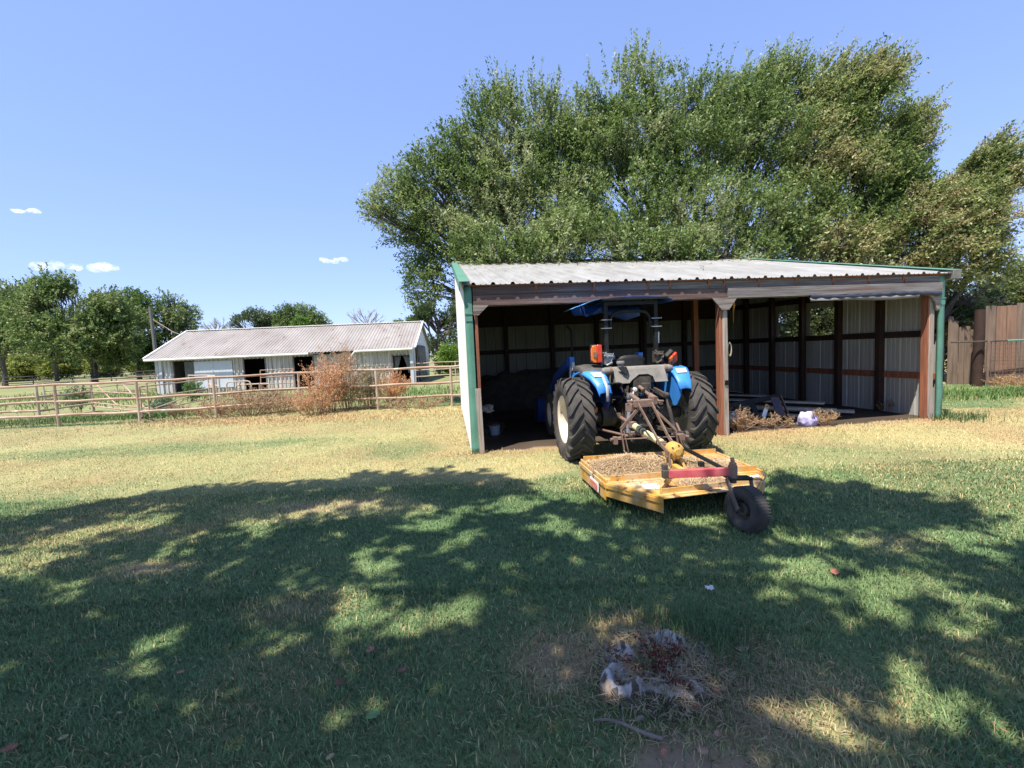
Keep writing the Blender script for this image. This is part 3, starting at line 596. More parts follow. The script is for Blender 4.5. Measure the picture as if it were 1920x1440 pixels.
for k in range(16):
    x = r_.uniform(-.32,.25); z = r_.uniform(.75,1.05); mb.tube([(x,-.30,z),(x+r_.uniform(-.1,.1),-.38-r_.random()*.06,z-.08),(x+r_.uniform(-.15,.15),-.33,z-.22)], .011, 6)
B_('hydraulic_hoses', mb, M['tblack'], bev=0)
# ROPS, clamps, arch
for s in (-1, 1):
    x = s*.375; o = B_('roll_bar_post', MB().beam((x,-.02,.70),(x,-.02,1.40),.075,.055,up=(0,1,0)).beam((x,-.0,1.38),(x,-.0,2.20),.056,.055,up=(0,1,0)), M['tblack'])
    for z in (1.86, 1.98): MB().box((x,.0,z),(.135,.10,.012)).tube([(x-.065,-.06,z),(x-.065,.05,z)], .007, 6).tube([(x+.065,-.06,z),(x+.065,.05,z)], .007, 6).build('clamp', M['steel'], o)
    mb = MB(); mb.box((x,-.035,1.42),(.11,.09,.16)); mb.tube([(x-.07,-.09,1.47),(x+.07,-.09,1.45)], .016, 8); mb.tube([(x-.03,-.09,1.40),(x+.03,-.09,1.36),(x+.07,-.09,1.50)], .009, 6); mb.tube([(x-.05,-.09,1.52),(x-.02,-.10,1.44)], .018, 8); mb.tube([(x+.05,-.09,1.37),(x-.04,-.10,1.33)], .014, 8)
    mb.build('hinge', M['steel' if s < 0 else 'greasy'], o, bevel=.003)
B_('roll_bar_top', MB().beam((-.405,0,2.215),(.405,0,2.215),.07,.06), M['tblack'])
arc = [(-.30,.02,1.84)] + [(-.30*cos(a)**.6 if a < pi/2 else .30*abs(cos(a))**.6, .02, 1.94+.16*sin(a)**.7) for a in np.linspace(.02, pi-.02, 17)] + [(.30,.02,1.84)]
B_('inner_arch', MB().tube(arc, .024, 8), M['tblack'], bev=0)
# canopy with drooping left skirt and torn drapes
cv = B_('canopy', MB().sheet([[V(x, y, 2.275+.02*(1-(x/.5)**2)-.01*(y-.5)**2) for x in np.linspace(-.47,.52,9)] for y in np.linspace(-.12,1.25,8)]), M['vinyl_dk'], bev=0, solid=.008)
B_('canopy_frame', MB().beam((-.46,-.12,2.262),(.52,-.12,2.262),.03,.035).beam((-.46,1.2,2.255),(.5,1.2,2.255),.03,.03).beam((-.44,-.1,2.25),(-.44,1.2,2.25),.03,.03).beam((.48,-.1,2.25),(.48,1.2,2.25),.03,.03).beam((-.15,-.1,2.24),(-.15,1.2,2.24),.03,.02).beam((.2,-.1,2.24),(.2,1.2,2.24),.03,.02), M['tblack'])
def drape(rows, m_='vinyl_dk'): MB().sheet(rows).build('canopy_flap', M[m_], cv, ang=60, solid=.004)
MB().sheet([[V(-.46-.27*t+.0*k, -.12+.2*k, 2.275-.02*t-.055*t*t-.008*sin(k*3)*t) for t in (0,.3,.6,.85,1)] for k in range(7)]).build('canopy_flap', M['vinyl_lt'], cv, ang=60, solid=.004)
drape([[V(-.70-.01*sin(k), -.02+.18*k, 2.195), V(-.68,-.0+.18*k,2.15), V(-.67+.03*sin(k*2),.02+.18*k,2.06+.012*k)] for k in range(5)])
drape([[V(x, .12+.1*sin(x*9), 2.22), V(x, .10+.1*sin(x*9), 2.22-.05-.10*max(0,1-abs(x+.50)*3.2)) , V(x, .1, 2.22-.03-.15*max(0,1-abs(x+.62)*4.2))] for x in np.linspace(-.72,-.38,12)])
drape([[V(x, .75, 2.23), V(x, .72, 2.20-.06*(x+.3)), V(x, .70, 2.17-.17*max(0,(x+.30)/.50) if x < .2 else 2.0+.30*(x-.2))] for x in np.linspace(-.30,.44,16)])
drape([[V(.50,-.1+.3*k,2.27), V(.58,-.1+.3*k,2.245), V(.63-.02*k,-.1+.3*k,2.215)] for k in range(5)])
# lights
def lens(c, lean, par=tr, sc=1):
    h = thing  # noqa
    o = MB().box((0,.05,0),(.15,.08,.27)).build('light_housing', M['tblack'], par, bevel=.02); o.location = c; o.rotation_euler = lean
    oo = [(-.085,-.09),(-.085,.07),(-.06,.12),(0,.13),(.0,-.13),(-.05,-.125)]
    MB().prism([(x,0,z) for x, z in oo], (0,-.035,0)).build('amber_lens', M['tail_amber'], o, bevel=.012)
    MB().prism([(0,0,-.13),(0,0,.13),(.075,0,.13),(.08,0,-.12)], (0,-.04,0)).build('red_lens', M['tail_red'], o, bevel=.012)
    MB().box((-.03,-.041,-.01),(.05,.01,.07)).build('reflector', M['rust'], o)
    return o
lens((-.545,-.05,1.50), (0,0,0)); lens((.60,-.04,1.38), (.9,-.75,0))
B_('light_bracket', MB().box((-.44,.0,1.44),(.05,.05,.16)).beam((.42,0,1.42),(.55,-.03,1.42),.04,.04), M['tgrey'])
B_('work_light', MB().lathe([(0,-.05),(.045,-.045),(.055,0),(.045,.02),(0,.025)], (-.10,.55,1.43), (.2,-1,.1), 20), M['steel'], bev=0)
B_('slow_lever', MB().tube([(-.30,.3,1.2),(-.31,.25,1.35)], .008, 6).tube([(-.35,.3,1.2),(-.37,.25,1.33)], .008, 6).tube([(.42,.02,1.62),(.415,.0,1.78)], .016, 8), M['white'], bev=0)
B_('foot_lamp', MB().lathe([(0,-.03),(.055,-.025),(.06,.01),(0,.03)], (-.62,-.08,.70), (0,-1,0), 16), M['tail_amber'], bev=0)
# loader
mb = MB(); mb.box((-.60,1.15,1.22),(.075,.12,.46)); mb.box((-.60,1.15,.85),(.09,.14,.40)); lf = B_('loader_mast', mb, M['blue'])
MB().box((-.590,1.085,1.29),(.045,.006,.14)).build('mast_sticker', M['white'], lf); MB().box((-.640,1.10,1.22),(.008,.05,.30)).build('hose_plate', M['steel'], lf)
B_('loader_mast', MB().box((.60,1.15,1.10),(.08,.14,.75)), M['blue'])
for s in (-1, 1):
    B_('loader_arm', MB().beam((s*.64,1.15,1.36),(s*.66,2.2,1.02),.07,.15).beam((s*.66,2.15,1.06),(s*.66,3.0,.35),.07,.14), M['blue_dk'])
    B_('loader_ram', MB().tube([(s*.64,1.15,.95),(s*.66,2.1,.85)], .035, 10), M['tblack'], bev=0)
mb = MB(); rows = [[V(x,y,z) for x in (-.85,.85)] for y, z in ((3.25,.55),(3.05,.55),(2.98,.35),(3.05,.08),(3.3,.03),(3.6,.03))]; mb.sheet(rows)
for s in (-1, 1): mb.prism([(s*.85,y,z) for y, z in ((3.25,.55),(3.05,.55),(2.98,.35),(3.05,.08),(3.3,.03),(3.6,.03))], (s*.01,0,0))
B_('loader_bucket', mb, M['blue_dk'], bev=0, solid=.01)
B_('exhaust_pipe', MB().tube([(-.36,2.0,1.0),(-.36,2.0,1.85),(-.37,1.99,1.93),(-.41,1.97,1.985),(-.45,1.95,2.0)], .026, 10), M['tblack'], bev=0)
# three-point hitch
for s in (-1, 1):
    B_('lift_arm', MB().beam((s*.20,-.22,.98),(s*.26,-.52,.90),.035,.07), M['greasy'])
    B_('lift_link', MB().tube([(s*.26,-.52,.90),(s*.28,-.56,.74)], .016, 8).tube([(s*.28,-.56,.76),(s*.31,-.60,.56)], .026, 10).tube([(s*.31,-.60,.56),(s*.32,-.62,.44)], .03, 8).lathe([(.0,.03),(.035,.025),(.035,-.025),(0,-.03)], (s*.26,-.53,.91), (1,0,0), 12), M['steel' if s < 0 else 'greasy'], bev=0)
    B_('lower_link', MB().beam((s*.22,-.15,.42),(s*.36,-.85,.42),.025,.06).lathe([(.05,-.02),(.05,.02),(.02,.02),(.02,-.02)], (s*.36,-.87,.42), (1,0,0), 12, True), M['greasy'])
    B_('stabiliser', MB().tube([(s*.62,-.10,.44),(s*.36,-.72,.42)], .016, 8), M['rust'], bev=0)
B_('top_link', MB().tube([(-.0,-.36,.98),(-.02,-.98,.86)], .022, 10).tube([(-.06,-.40,1.03),(-.04,-.5,.99)], .025, 8).tube([(0,-.6,.93),(-.01,-.8,.90)], .032, 10), M['rust'], bev=0)
B_('drawbar', MB().beam((0,-.1,.34),(0,-.62,.34),.09,.03).box((-.1,-.35,.38),(.24,.10,.05)), M['rust'])
B_('knob', MB().lathe([(0,-.02),(.028,-.015),(.028,.015),(0,.02)], (-.14,-.44,1.0), (0,-1,0), 14).tube([(-.16,-.44,.97),(-.2,-.46,.86),(-.22,-.5,.80)], .01, 6), M['white'], bev=0)
B_('hand_rail', MB().tube([(-.62,-.42,1.085),(-.36,-.43,1.10),(-.31,-.43,1.085),(-.34,-.42,1.02)], .011, 8), M['tblack'], bev=0)
# ============================================================ ROTARY MOWER
mo = thing('rotary_mower', 'yellow rotary mower hitched behind the blue tractor, its deck heaped with dry clippings', 'mower', (1.66, 4.90, 0), RAD(4))
Y_ = lambda n_, mb, m_='yellow', par=mo, bev=.004, **k: mb.build(n_, M[m_], par, bevel=bev, **k)
ZD = .235
deck = [(-.85,.50),(.83,.48),(.84,-.42),(.50,-.84),(-.44,-.97),(-.80,-.42)]
Y_('deck', MB().prism([(x,y,ZD) for x, y in deck], (0,0,.012)))
sk = [((-.85,.50),(-.80,-.42),.17),((-.80,-.42),(-.44,-.97),.125),((.50,-.84),(.84,-.42),.12),((.84,-.42),(.83,.48),.19)]
for a, b, h in sk:
    A, B = V(*a,0), V(*b,0); d = (B-A).normalized(); nrm_ = V(-d.y, d.x, 0)
    if nrm_.dot((A+B)/2) < 0: nrm_ = -nrm_
    Y_('side_skirt', MB().prism([(*a,ZD-.002),(*b,ZD-.002),(*b,ZD-h),(*a,ZD-h)], nrm_*.008))
    Y_('skirt_flange', MB().beam(V(*a,ZD-.016)+nrm_*.012, V(*b,ZD-.016)+nrm_*.012, .016, .045))
Y_('deck_rim', MB().beam((-.84,.49,ZD+.02),(-.79,-.42,ZD+.02),.02,.045).beam((-.79,-.42,ZD+.008),(-.43,-.96,ZD+.008),.03,.012))
Y_('deck_rim', MB().beam((.82,.47,ZD+.015),(.83,-.42,ZD+.015),.02,.035).beam((.83,-.42,ZD+.01),(.49,-.83,ZD+.01),.03,.012))
def angle(a, b, h=.065):
    Y_('deck_rail', MB().beam(V(*a,ZD+.012+h/2), V(*b,ZD+.012+h/2), .006, h, up=(0,0,1)).beam(V(*a,ZD+.016)+V(0,-.02,0), V(*b,ZD+.016)+V(0,-.02,0), .05, .006))
angle((-.82,.47),(.80,.45)); angle((-.75,-.40),(.80,-.36)); angle((-.42,-.87),(.50,-.76), .055)
Y_('deck_ridge', MB().beam((.05,.44,ZD+.04),(.05,-.34,ZD+.04),.06,.05).beam((-.12,-.4,ZD+.05),(-.42,-.86,ZD+.05),.02,.06))
Y_('skid_end', MB().prism([(.84,-.42,ZD+.01),(.52,-.82,ZD+.01),(.50,-.84,.05),(.84,-.44,.09)], (.006,.006,0)))
# stickers
dk = Y_('danger_label', MB().prism([(-.835,.02,.20),(-.820,-.26,.20),(-.820,-.26,.10),(-.835,.02,.10)], (-.010,0,0)), 'white'); dk.location = (-.012,0,0)
MB().prism([(-.851,.0,.185),(-.838,-.24,.185),(-.838,-.24,.115),(-.851,.0,.115)], (-.003,0,0)).build('label_print', M['sticker_red'], dk)
Y_('deck_sticker', MB().prism([(-.50,-.56,ZD+.013),(-.32,-.54,ZD+.013),(-.34,-.70,ZD+.013),(-.50,-.70,ZD+.013)], (0,0,.002)), 'white')
Y_('deck_sticker', MB().prism([(.58,-.52,ZD+.013),(.74,-.48,ZD+.013),(.72,-.55,ZD+.013),(.58,-.57,ZD+.013)], (0,0,.002)), 'white')
Y_('deck_sticker', MB().prism([(.44,.06,ZD+.013),(.62,.10,ZD+.013),(.66,-.04,ZD+.013),(.48,-.05,ZD+.013)], (0,0,.002)), 'white')
# gearbox
gx0, gy0 = .08, -.02
mb = MB()
for s in (-1, 1):
    for t in (-1, 1): mb.prism([(gx0+s*.10,gy0+t*.09,ZD+.01),(gx0+s*.07,gy0+t*.09,ZD+.01),(gx0+s*.035,gy0+t*.05,ZD+.12),(gx0+s*.07,gy0+t*.05,ZD+.12)], (0,-t*.03,0))
mb.lathe([(0,0),(.07,0),(.065,.04),(.05,.05)], (gx0,gy0,ZD+.01), (0,0,1), 20); mb.box((gx0,gy0,ZD+.015),(.26,.24,.016))
Y_('gearbox_stand', mb, 'yellow_lt', bev=.006)
gb = Y_('gearbox', MB().lathe([(0,-.10),(.035,-.10),(.04,-.085),(.062,-.08),(.085,-.06),(.092,-.03),(.092,.05),(.07,.08),(.04,.10),(0,.10)], (gx0,gy0,ZD+.20), (0,1,0), 28), 'yellow_lt', bev=0)
mb = MB()
for k in range(6): a = k*pi/3+.3; mb.tube([(gx0+.07*cos(a),gy0-.085,ZD+.20+.07*sin(a)),(gx0+.07*cos(a),gy0-.06,ZD+.20+.07*sin(a))], .009, 6)
mb.build('bolts', M['greasy'], gb)
# drive shaft
g1 = V(gx0-.01, gy0+.10, ZD+.21); g2 = V(-.06, 1.45, .60); d = g2-g1
Y_('shaft_cover', MB().tube([g1+d*.13, g1+d*.14, g1+d*.40, g1+d*.41], [.030,.042,.042,.030], 14), 'cream', bev=0)
Y_('shaft_cover', MB().tube([g1+d*.47, g1+d*.48, g1+d*.64, g1+d*.65], [.03,.044,.044,.03], 14), 'cream', bev=0)
Y_('drive_shaft', MB().tube([g1, g1+d*.14], .022, 8).tube([g1+d*.40, g1+d*.48], .026, 8).tube([g1+d*.64, g2], .028, 8).tube([g1+d*.2, g1+d*.7], .012, 6).box(g1+d*.06,(.05,.06,.05),.4).box(g1+d*.10,(.06,.04,.06),.2).box(g1+d*.70,(.08,.08,.08),.4), 'rust')
mb = MB().lathe([(.046,-.01),(.046,.01),(.03,.01),(.03,-.01)], g1+d*.16, d, 14, True).lathe([(.046,-.012),(.046,.012),(.03,.01),(.03,-.01)], g1+d*.49, d, 14, True)
Y_('shaft_collar', mb, 'tblack', bev=0)
# A-frame and braces (flat bar)
bar = lambda pts, w=.045, t=.012, up=(1,0,0): [MB().beam(pts[i], pts[i+1], w, t, up).v for i in range(len(pts)-1)]
def fbar(nm, pts, w=.040, t=.012, m_='rust', up=(1,0,0)):
    mb = MB()
    for i in range(len(pts)-1): mb.beam(pts[i], pts[i+1], t, w, up=(0,0,1) if abs((Vector(pts[i+1])-Vector(pts[i])).normalized().z) < .95 else (0,1,0))
    return Y_(nm, mb, m_)
def ml(px, py, yl):                                        # pixel -> mower-local point on the plane y = yl
    d = ray(px, py); c = mo.location; a = RAD(4); fw = V(-sin(a), cos(a), 0); rt = V(cos(a), sin(a), 0); O = V(0,0,CAMH)
    t = ((c-O).dot(fw)+yl)/d.dot(fw); q = O+d*t-c; return V(q.dot(rt), yl, q.z)
apexL = V(-.10,.62,.90); apexR = V(.07,.62,.90)
fbar('mast_bar', [(-.30,.50,ZD+.02),(-.34,.52,.60),(-.08,.60,.84)], .045); fbar('mast_bar', [(-.25,.50,ZD+.02),(-.31,.51,.58)], .035)
fbar('mast_bar', [(.36,.48,ZD+.02),(.33,.50,.56),(.10,.60,.82)], .03); fbar('mast_bar', [(.43,.48,ZD+.02),(.36,.49,.50)], .03)
fbar('mast_brace', [apexL+V(0,-.02,0),(-.05,.05,.50),(-.01,-.08,.42),(-.01,-.12,ZD+.02)], .04); fbar('mast_brace', [apexR+V(0,-.02,0),(.10,.20,.56),(.14,.08,.44),(.14,.06,ZD+.05)], .045)
fbar('tail_brace', [(.12,.15,.50),(.42,-.40,.31),(.46,-.50,.29)], .045, .014, 'tblack')
mb = MB(); mb.box((-.02,.62,.89),(.26,.10,.09)); mb.tube([(-.22,.63,.92),(.24,.63,.90)], .016, 8); mb.tube([(-.16,.70,1.0),(-.08,.60,.92)], .03, 8); mb.box((-.16,.66,.84),(.10,.10,.10),.5); mb.box((.10,.62,.92),(.06,.12,.10),.2)
Y_('top_hitch', mb, 'rust', bev=.008)
Y_('hitch_pin', MB().tube([(-.46,.56,.47),(-.30,.60,.48)], .022, 8).box((-.40,.56,.46),(.05,.07,.09)).tube([(-.46,.56,.47),(.50,.54,.465)], .010, 6).box((.42,.54,.46),(.06,.07,.08)).tube([(.30,.56,.5),(.50,.52,.46)], .02, 8), 'rust')
# tail beam, king pin, fork
kp = ml(1374,884,-1.0); b0_ = ml(1252,888.5,-.74)
Y_('tail_beam', MB().beam(b0_, kp+V(0,0,.0), .05,.072), 'red'); Y_('beam_end', MB().beam(b0_-V(.05,0,.0), b0_+V(.07,0,.0),.056,.077).box(b0_+V(-.02,.02,.05),(.04,.06,.08)), 'greasy')
Y_('beam_label', MB().box(b0_+V(.085,-.028,.004),(.022,.004,.066)), 'tape')
Y_('beam_bracket', MB().box((.14,-.50,.40),(.05,.05,.05)).box((.15,-.55,.275),(.055,.02,.05)), 'tblack')
Y_('king_pin', MB().tube([kp+V(0,0,-.10),kp+V(0,0,.08)], .030, 14).tube([kp+V(-.0,0,.08),kp+V(-.005,0,.125)], .018, 10).tube([kp+V(0,0,-.05),kp+V(0,0,.055)], .038, 14), 'rust', bev=0)
cw = V(.235, -1.165, .185)     # caster hub
cw = ml(1400, 957, -1.18); cw.z = .18
hd = RAD(-24+4)                # wheel plane rotated about z in mower frame
wd = V(sin(-hd)*-1, 0, 0)
ca = V(cos(RAD(13)), sin(RAD(13)), 0)                      # axle direction
hm = kp+V(.015,-.07,-.055)
fa = {-1: ml(1362,896,-1.0), 1: ml(1407,895,-1.0)}
Y_('fork_plate', MB().beam(fa[-1], fa[1], .11, .014).beam(fa[-1]+V(0,0,-.01), fa[1]+V(0,0,-.01), .03, .03), 'tblack')
for s in (-1, 1): Y_('fork_arm', MB().beam(fa[s], cw+ca*s*.092+V(0,0,.0), .05, .014, up=(1,0,0)), 'fork')
tw = MB().lathe([(.085,-.045),(.10,-.058),(.125,-.065),(.155,-.066),(.178,-.058),(.188,-.045),(.19,-.02),(.19,.02),(.188,.045),(.178,.058),(.155,.066),(.125,.065),(.10,.058),(.085,.045)], (0,0,0), (1,0,0), 56).build('tail_wheel', M['rubber'], mo, ang=60)
tw.location = cw; tw.rotation_euler = (0, RAD(4), RAD(13))
mb = MB()
for k in range(46):
    a = 2*pi*k/46; c_, s_ = cos(a), sin(a)
    P_ = []
    for da in (-.028, .028):
        for x, r_ in ((-.064,.160),(-.058,.190),(.058,.190),(.064,.160)): P_.append(V(x, cos(a+da)*r_*1.0, sin(a+da)*r_))
    for x, r_ in ((-.063,.150),(-.055,.180),(.055,.180),(.063,.150)): pass
    mb.add(P_, [(0,1,5,4),(1,2,6,5),(2,3,7,6)])
mb.build('tread', M['rubber'], tw, smooth=False, solid=.005)
MB().lathe([(.092,-.052),(.088,-.04),(.075,-.015),(.055,-.018),(.05,-.045),(.02,-.05),(.02,-.085),(0,-.085)], (0,0,0), (1,0,0), 28).lathe([(.092,.052),(.08,.02),(0,.02)], (0,0,0), (1,0,0), 24).build('wheel_hub', M['greasy'], tw, solid=.003)
mb = MB()
for k in range(5): a = k*2*pi/5; mb.tube([(-.03,.062*cos(a),.062*sin(a)),(-.005,.062*cos(a),.062*sin(a))], .008, 6)
mb.build('wheel_bolts', M['tblack'], tw)
# clippings on the deck (lies on the mower: its own object)
def md(x, y): 
    e = np.exp(-(((x+.36)/.46)**2 + ((y-.12)/.30)**2))*.10 + .03*np.exp(-(((x-.40)/.30)**2+((y-.02)/.34)**2)); e = np.where(y < -.37, 0, e)*(1-.9*np.exp(-(((x-.08)/.12)**2+((y+.10)/.16)**2)))
    e2 = .022*np.exp(-(((x-.12)/.42)**2 + ((y+.60)/.16)**2)); return np.maximum(e, e2)*(.7+.6*fbm(x, y, 5, 71))
v_, f_, n_ = [], [], 60; xs = np.linspace(-.80,.80,n_); ys = np.linspace(-.84,.46,n_); XX, YY = np.meshgrid(xs, ys); ZZ = ZD+.004+md(XX.ravel(), YY.ravel())
ii = (np.arange(n_-1)[:, None]*n_+np.arange(n_-1)[None]).ravel(); ff = np.stack([ii, ii+1, ii+n_+1, ii+n_], 1); ff = ff[(md(XX.ravel(), YY.ravel())[ff] > .012).all(1)]
N_ = 26000; x = rng.uniform(-.82,.82,N_); y = rng.uniform(-.86,.48,N_); k = rng.random(N_) < np.clip(md(x, y)*26+.02, 0, 1); k &= ~((y < -.42) & (x < -.80-(y+.42)*.9+.08)); k &= ~((y < -.42) & (x > .84+(y+.42)*.85-.05)); x, y = x[k], y[k]; n_ = len(x)
z = ZD+.013+md(x, y)+rng.uniform(-.004,.008,n_); az = rng.uniform(0, 2*pi, n_); L_ = rng.uniform(.02,.06,n_); tz = rng.normal(0,.35,n_); w_ = rng.uniform(.0018,.0034,n_)
dx, dy = np.cos(az), np.sin(az)
v4 = np.stack([np.stack([x-dy*w_, y+dx*w_, z],1), np.stack([x+dy*w_, y-dx*w_, z],1), np.stack([x+dx*L_+dy*w_*.5, y+dy*L_-dx*w_*.5, z+L_*tz],1), np.stack([x+dx*L_-dy*w_*.5, y+dy*L_+dx*w_*.5, z+L_*tz],1)],1).reshape(-1,3)
f4 = np.arange(n_)[:,None]*4+np.arange(4); c4 = np.repeat((np.array([.50,.37,.22])*rng.uniform(.6,1.35,n_)[:,None]), 4, 0)
vb = np.stack([XX.ravel(), YY.ravel(), ZZ], 1); vv = np.concatenate([v4, vb]); fv = np.concatenate([f4, ff+len(v4)]); cv_ = np.concatenate([c4, np.tile([.36,.26,.16], (len(vb),1))])
a = RAD(4); R_ = np.array([[cos(a),-sin(a),0],[sin(a),cos(a),0],[0,0,1]]); vv = vv@R_.T
o = np_mesh('grass_clippings', vv, fv, M['grass'], col=cv_); o.location = mo.location
tag(o, 'dry straw-coloured grass clippings heaped on the yellow mower deck', 'clippings', kind='stuff')
# ============================================================ STABLE (long low barn at the left)
bl = gp(297, 741); br = gp(776, 718); bd = (br-bl); BL = bd.length; bang = math.atan2(bd.y, bd.x)
barn = thing('stable', 'long low stable with white ribbed siding, rust-stained grey metal roof and open stall doors', 'stable', bl, bang)
BH, BR, BW = 2.12, 3.72, 7.2
def bx(px, Yoff=0):                                        # pixel column on the front wall -> local x
    d = ray(px, 690); n_ = V(-sin(bang), cos(bang), 0); u_ = V(cos(bang), sin(bang), 0); t = (bl.dot(n_))/d.dot(n_); return (d*t-bl).dot(u_)
D_ = [(bx(326), bx(364), 1.85), (bx(458), bx(498), 1.80), (bx(552), bx(588), 1.80), (bx(738), bx(772), 1.62)]
mb = MB(); x = 0
def fw_(x0, x1, z0, z1): 
    if x1-x0 > .05: corr(mb, (x0,0,z0), (x1,0,z0), (0,0,z1-z0), (0,0,z1-z0), pitch=.23, hgt_=.05, w0=.055, w1=.03, minor=False, nrm=(0,-1,0))
for a, b, h in D_: fw_(x, a, 0, BH); fw_(a, b, h, BH); x = b
fw_(x, BL, 0, BH); mb.build('front_wall', M['barn_wall'], barn, smooth=False, solid=.003)
mb = MB(); e = .02
poly = [(BL,0,0),(BL,0,BH),(BL,BW/2,BR),(BL,BW,BH),(BL,BW,0),(BL,3.9,0),(BL,3.9,2.15),(BL,1.0,2.15),(BL,1.0,0)]
mb.prism(poly, (.03,0,0)); mb.build('gable_wall', M['barn_panel'], barn)
mb = MB().prism([(0,0,0),(0,0,BH),(0,BW/2,BR),(0,BW,BH),(0,BW,0)], (-.03,0,0)); mb.build('gable_wall', M['barn_wall'], barn)
MB().box((BL/2,BW,BH/2),(BL,.03,BH)).build('rear_wall', M['barn_wall'], barn)
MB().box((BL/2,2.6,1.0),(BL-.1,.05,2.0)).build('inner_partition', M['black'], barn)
for k, (a, b, h) in enumerate(D_):
    mb = MB().box((a-.03,-.0,h/2),(.06,.10,h)).box((b+.03,0,h/2),(.06,.10,h)).box(((a+b)/2,0,h+.03),(b-a+.16,.10,.06)); fr = mb.build('door_frame', M['wood_grey'], barn)
    if k == 0: MB().box((a+(b-a)*.73,.10,.9),((b-a)*.5,.03,1.8)).build('half_door', M['curtain'], fr)
    if k == 3:
        for s, xa in ((1, a+.05), (-1, b-.05)):
            rows = [[V(xa+s*(.0+.05*j+(.09*j)*(1-i/6)**1.3), .06+.03*sin(j*2.1+i), h-.03-1.0*i/6) for j in range(4)] for i in range(7)]
            MB().sheet(rows).build('curtain', M['curtain'], fr, solid=.01)
MB().box(((bx(366)+bx(437))/2,-.06,1.02),(bx(437)-bx(366),.03,1.5)).box((bx(401),-.08,1.02),(.04,.02,1.5)).build('smooth_panel', M['barn_panel'], barn)
MB().box((bx(300)+.05,-.05,BH/2),(.16,.05,BH)).build('corner_board', M['barn_panel'], barn)
MB().box((BL-.05,-.05,BH/2),(.18,.05,BH)).build('corner_board', M['barn_panel'], barn)
sl_ = (BR-BH)/(BW/2)
mb = MB()
for s in (0, 1):
    y0 = -.32 if s == 0 else BW+.32; zz0 = BH+.02-.32*sl_; up = V(0, (BW/2+.32)*(1 if s == 0 else -1), (BR+.03)-zz0)
    corr(mb, (-.35,y0,zz0), (BL+.22,y0,zz0), up, up, pitch=.18, hgt_=.035, w0=.055, w1=.02, minor=False, nrm=(0,0,1))
mb.build('roof', M['barn_roof'], barn, smooth=False, solid=.003)
MB().beam((-.37,BW/2,BR+.05),(BL+.24,BW/2,BR+.05),.34,.05).build('ridge_cap', M['gutter'], barn, bevel=.01)
for x in (-.37, BL+.24): MB().beam((x,-.34,BH-.07),(x,BW/2,BR+.05),.10,.09).build('rake_trim', M['gutter'], barn)
z = BH-.16
def gut(a, b, za, zb_): MB().tube([(a,-.40,za),(b,-.40,zb_)], .062, 8).build('gutter', M['gutter'], barn)
gut(-.30, bx(585), z, z-.02); gut(bx(671), BL+.1, z, z); MB().tube([(bx(671),-.40,z),(bx(669)-.28,-.44,z-.42)], .05, 8).build('gutter', M['gutter'], barn)
MB().beam((bx(586),-.36,z-.02),(bx(604),-.30,z-.03),.1,.05).beam((bx(604),-.34,z-.02),(bx(617),-.30,z-.42),.09,.04).beam((bx(627),-.3,z),(bx(618),-.34,z-.40),.05,.04).build('broken_fascia', M['tarp_grey'], barn)
MB().beam((bx(590),-.06,z-.02),(bx(670),-.06,z-.02),.06,.14).build('painted_eave_shadow', M['wood_dark'], barn)  # dark strip standing in for shade under the eave at the gutter gap
MB().beam((BL+.06,1.5,0),(BL+.06,1.5,2.1),.08,.08,up=(0,1,0)).beam((BL+.06,.35,1.0),(BL+.1,.25,2.0),.10,.02,up=(1,0,0)).build('gable_post', M['barn_panel'], barn)
t = thing('gable_curtain', 'dark plastic sheet hung over the end doorway of the stable', 'sheet', barn.matrix_world @ V(0,0,0)); t.location = bl + V(cos(bang),sin(bang),0)*(BL+.1) + V(-sin(bang),cos(bang),0)*2.4; t.rotation_euler = (0,0,bang)
MB().sheet([[V(.05+.10*sin(j*1.9)+.06*(i/6), -1.3+.26*j, 2.15-2.1*i/6) for j in range(12)] for i in range(7)]).build('sheet', M['curtain'], t, solid=.02); MB().tube([(.04,-1.4,2.17),(.04,1.7,2.17)], .03, 8).build('rod', M['tblack'], t)
# ============================================================ FENCES
def pipe_fence(name, label, cat, pts, heights, r=.035, m_='pipe', posts=None, hp=1.22, group=None):
    c = Vector(pts[0]); t = thing(name, label, cat, (c.x, c.y, 0), group=group); P_ = [Vector((p[0]-c.x, p[1]-c.y, 0)) for p in pts]
    for i, p in enumerate(P_):
        if posts and i not in posts: continue
        MB().tube([p+V(0,0,-.1), p+V(.01*sin(i*3),.01*cos(i*5),hp-.02)], r*1.12, 8).build('post', M['pipe_tan' if m_ == 'pipe' and i % 3 else m_], t)
    for h in heights:
        q = []
        for i in range(len(P_)-1):
            for k in range(4): a = k/4; q.append(P_[i].lerp(P_[i+1], a)+V(0,0,h+.012*sin((i*4+k)*1.7+h*9)))
        q.append(P_[-1]+V(0,0,h)); MB().tube(q, r, 8).build('rail', M[m_], t)
    return t
xy = lambda px, py: tuple(gp(px, py).xy)
pipe_fence('pipe_fence', 'rusty three-rail pipe fence running along the near edge of the paddock', 'fence',
   [(-27.5,12.2),(-25.2,12.4),(-22.8,12.5),(-20.4,12.7),(-18,12.8),(-15.6,12.9), xy(111,800), xy(263,794), (-8.75,13.3), xy(564,771), (-4.1,13.72), (-1.85,13.75), (-1.2,13.8)], (1.21,.73,.33))
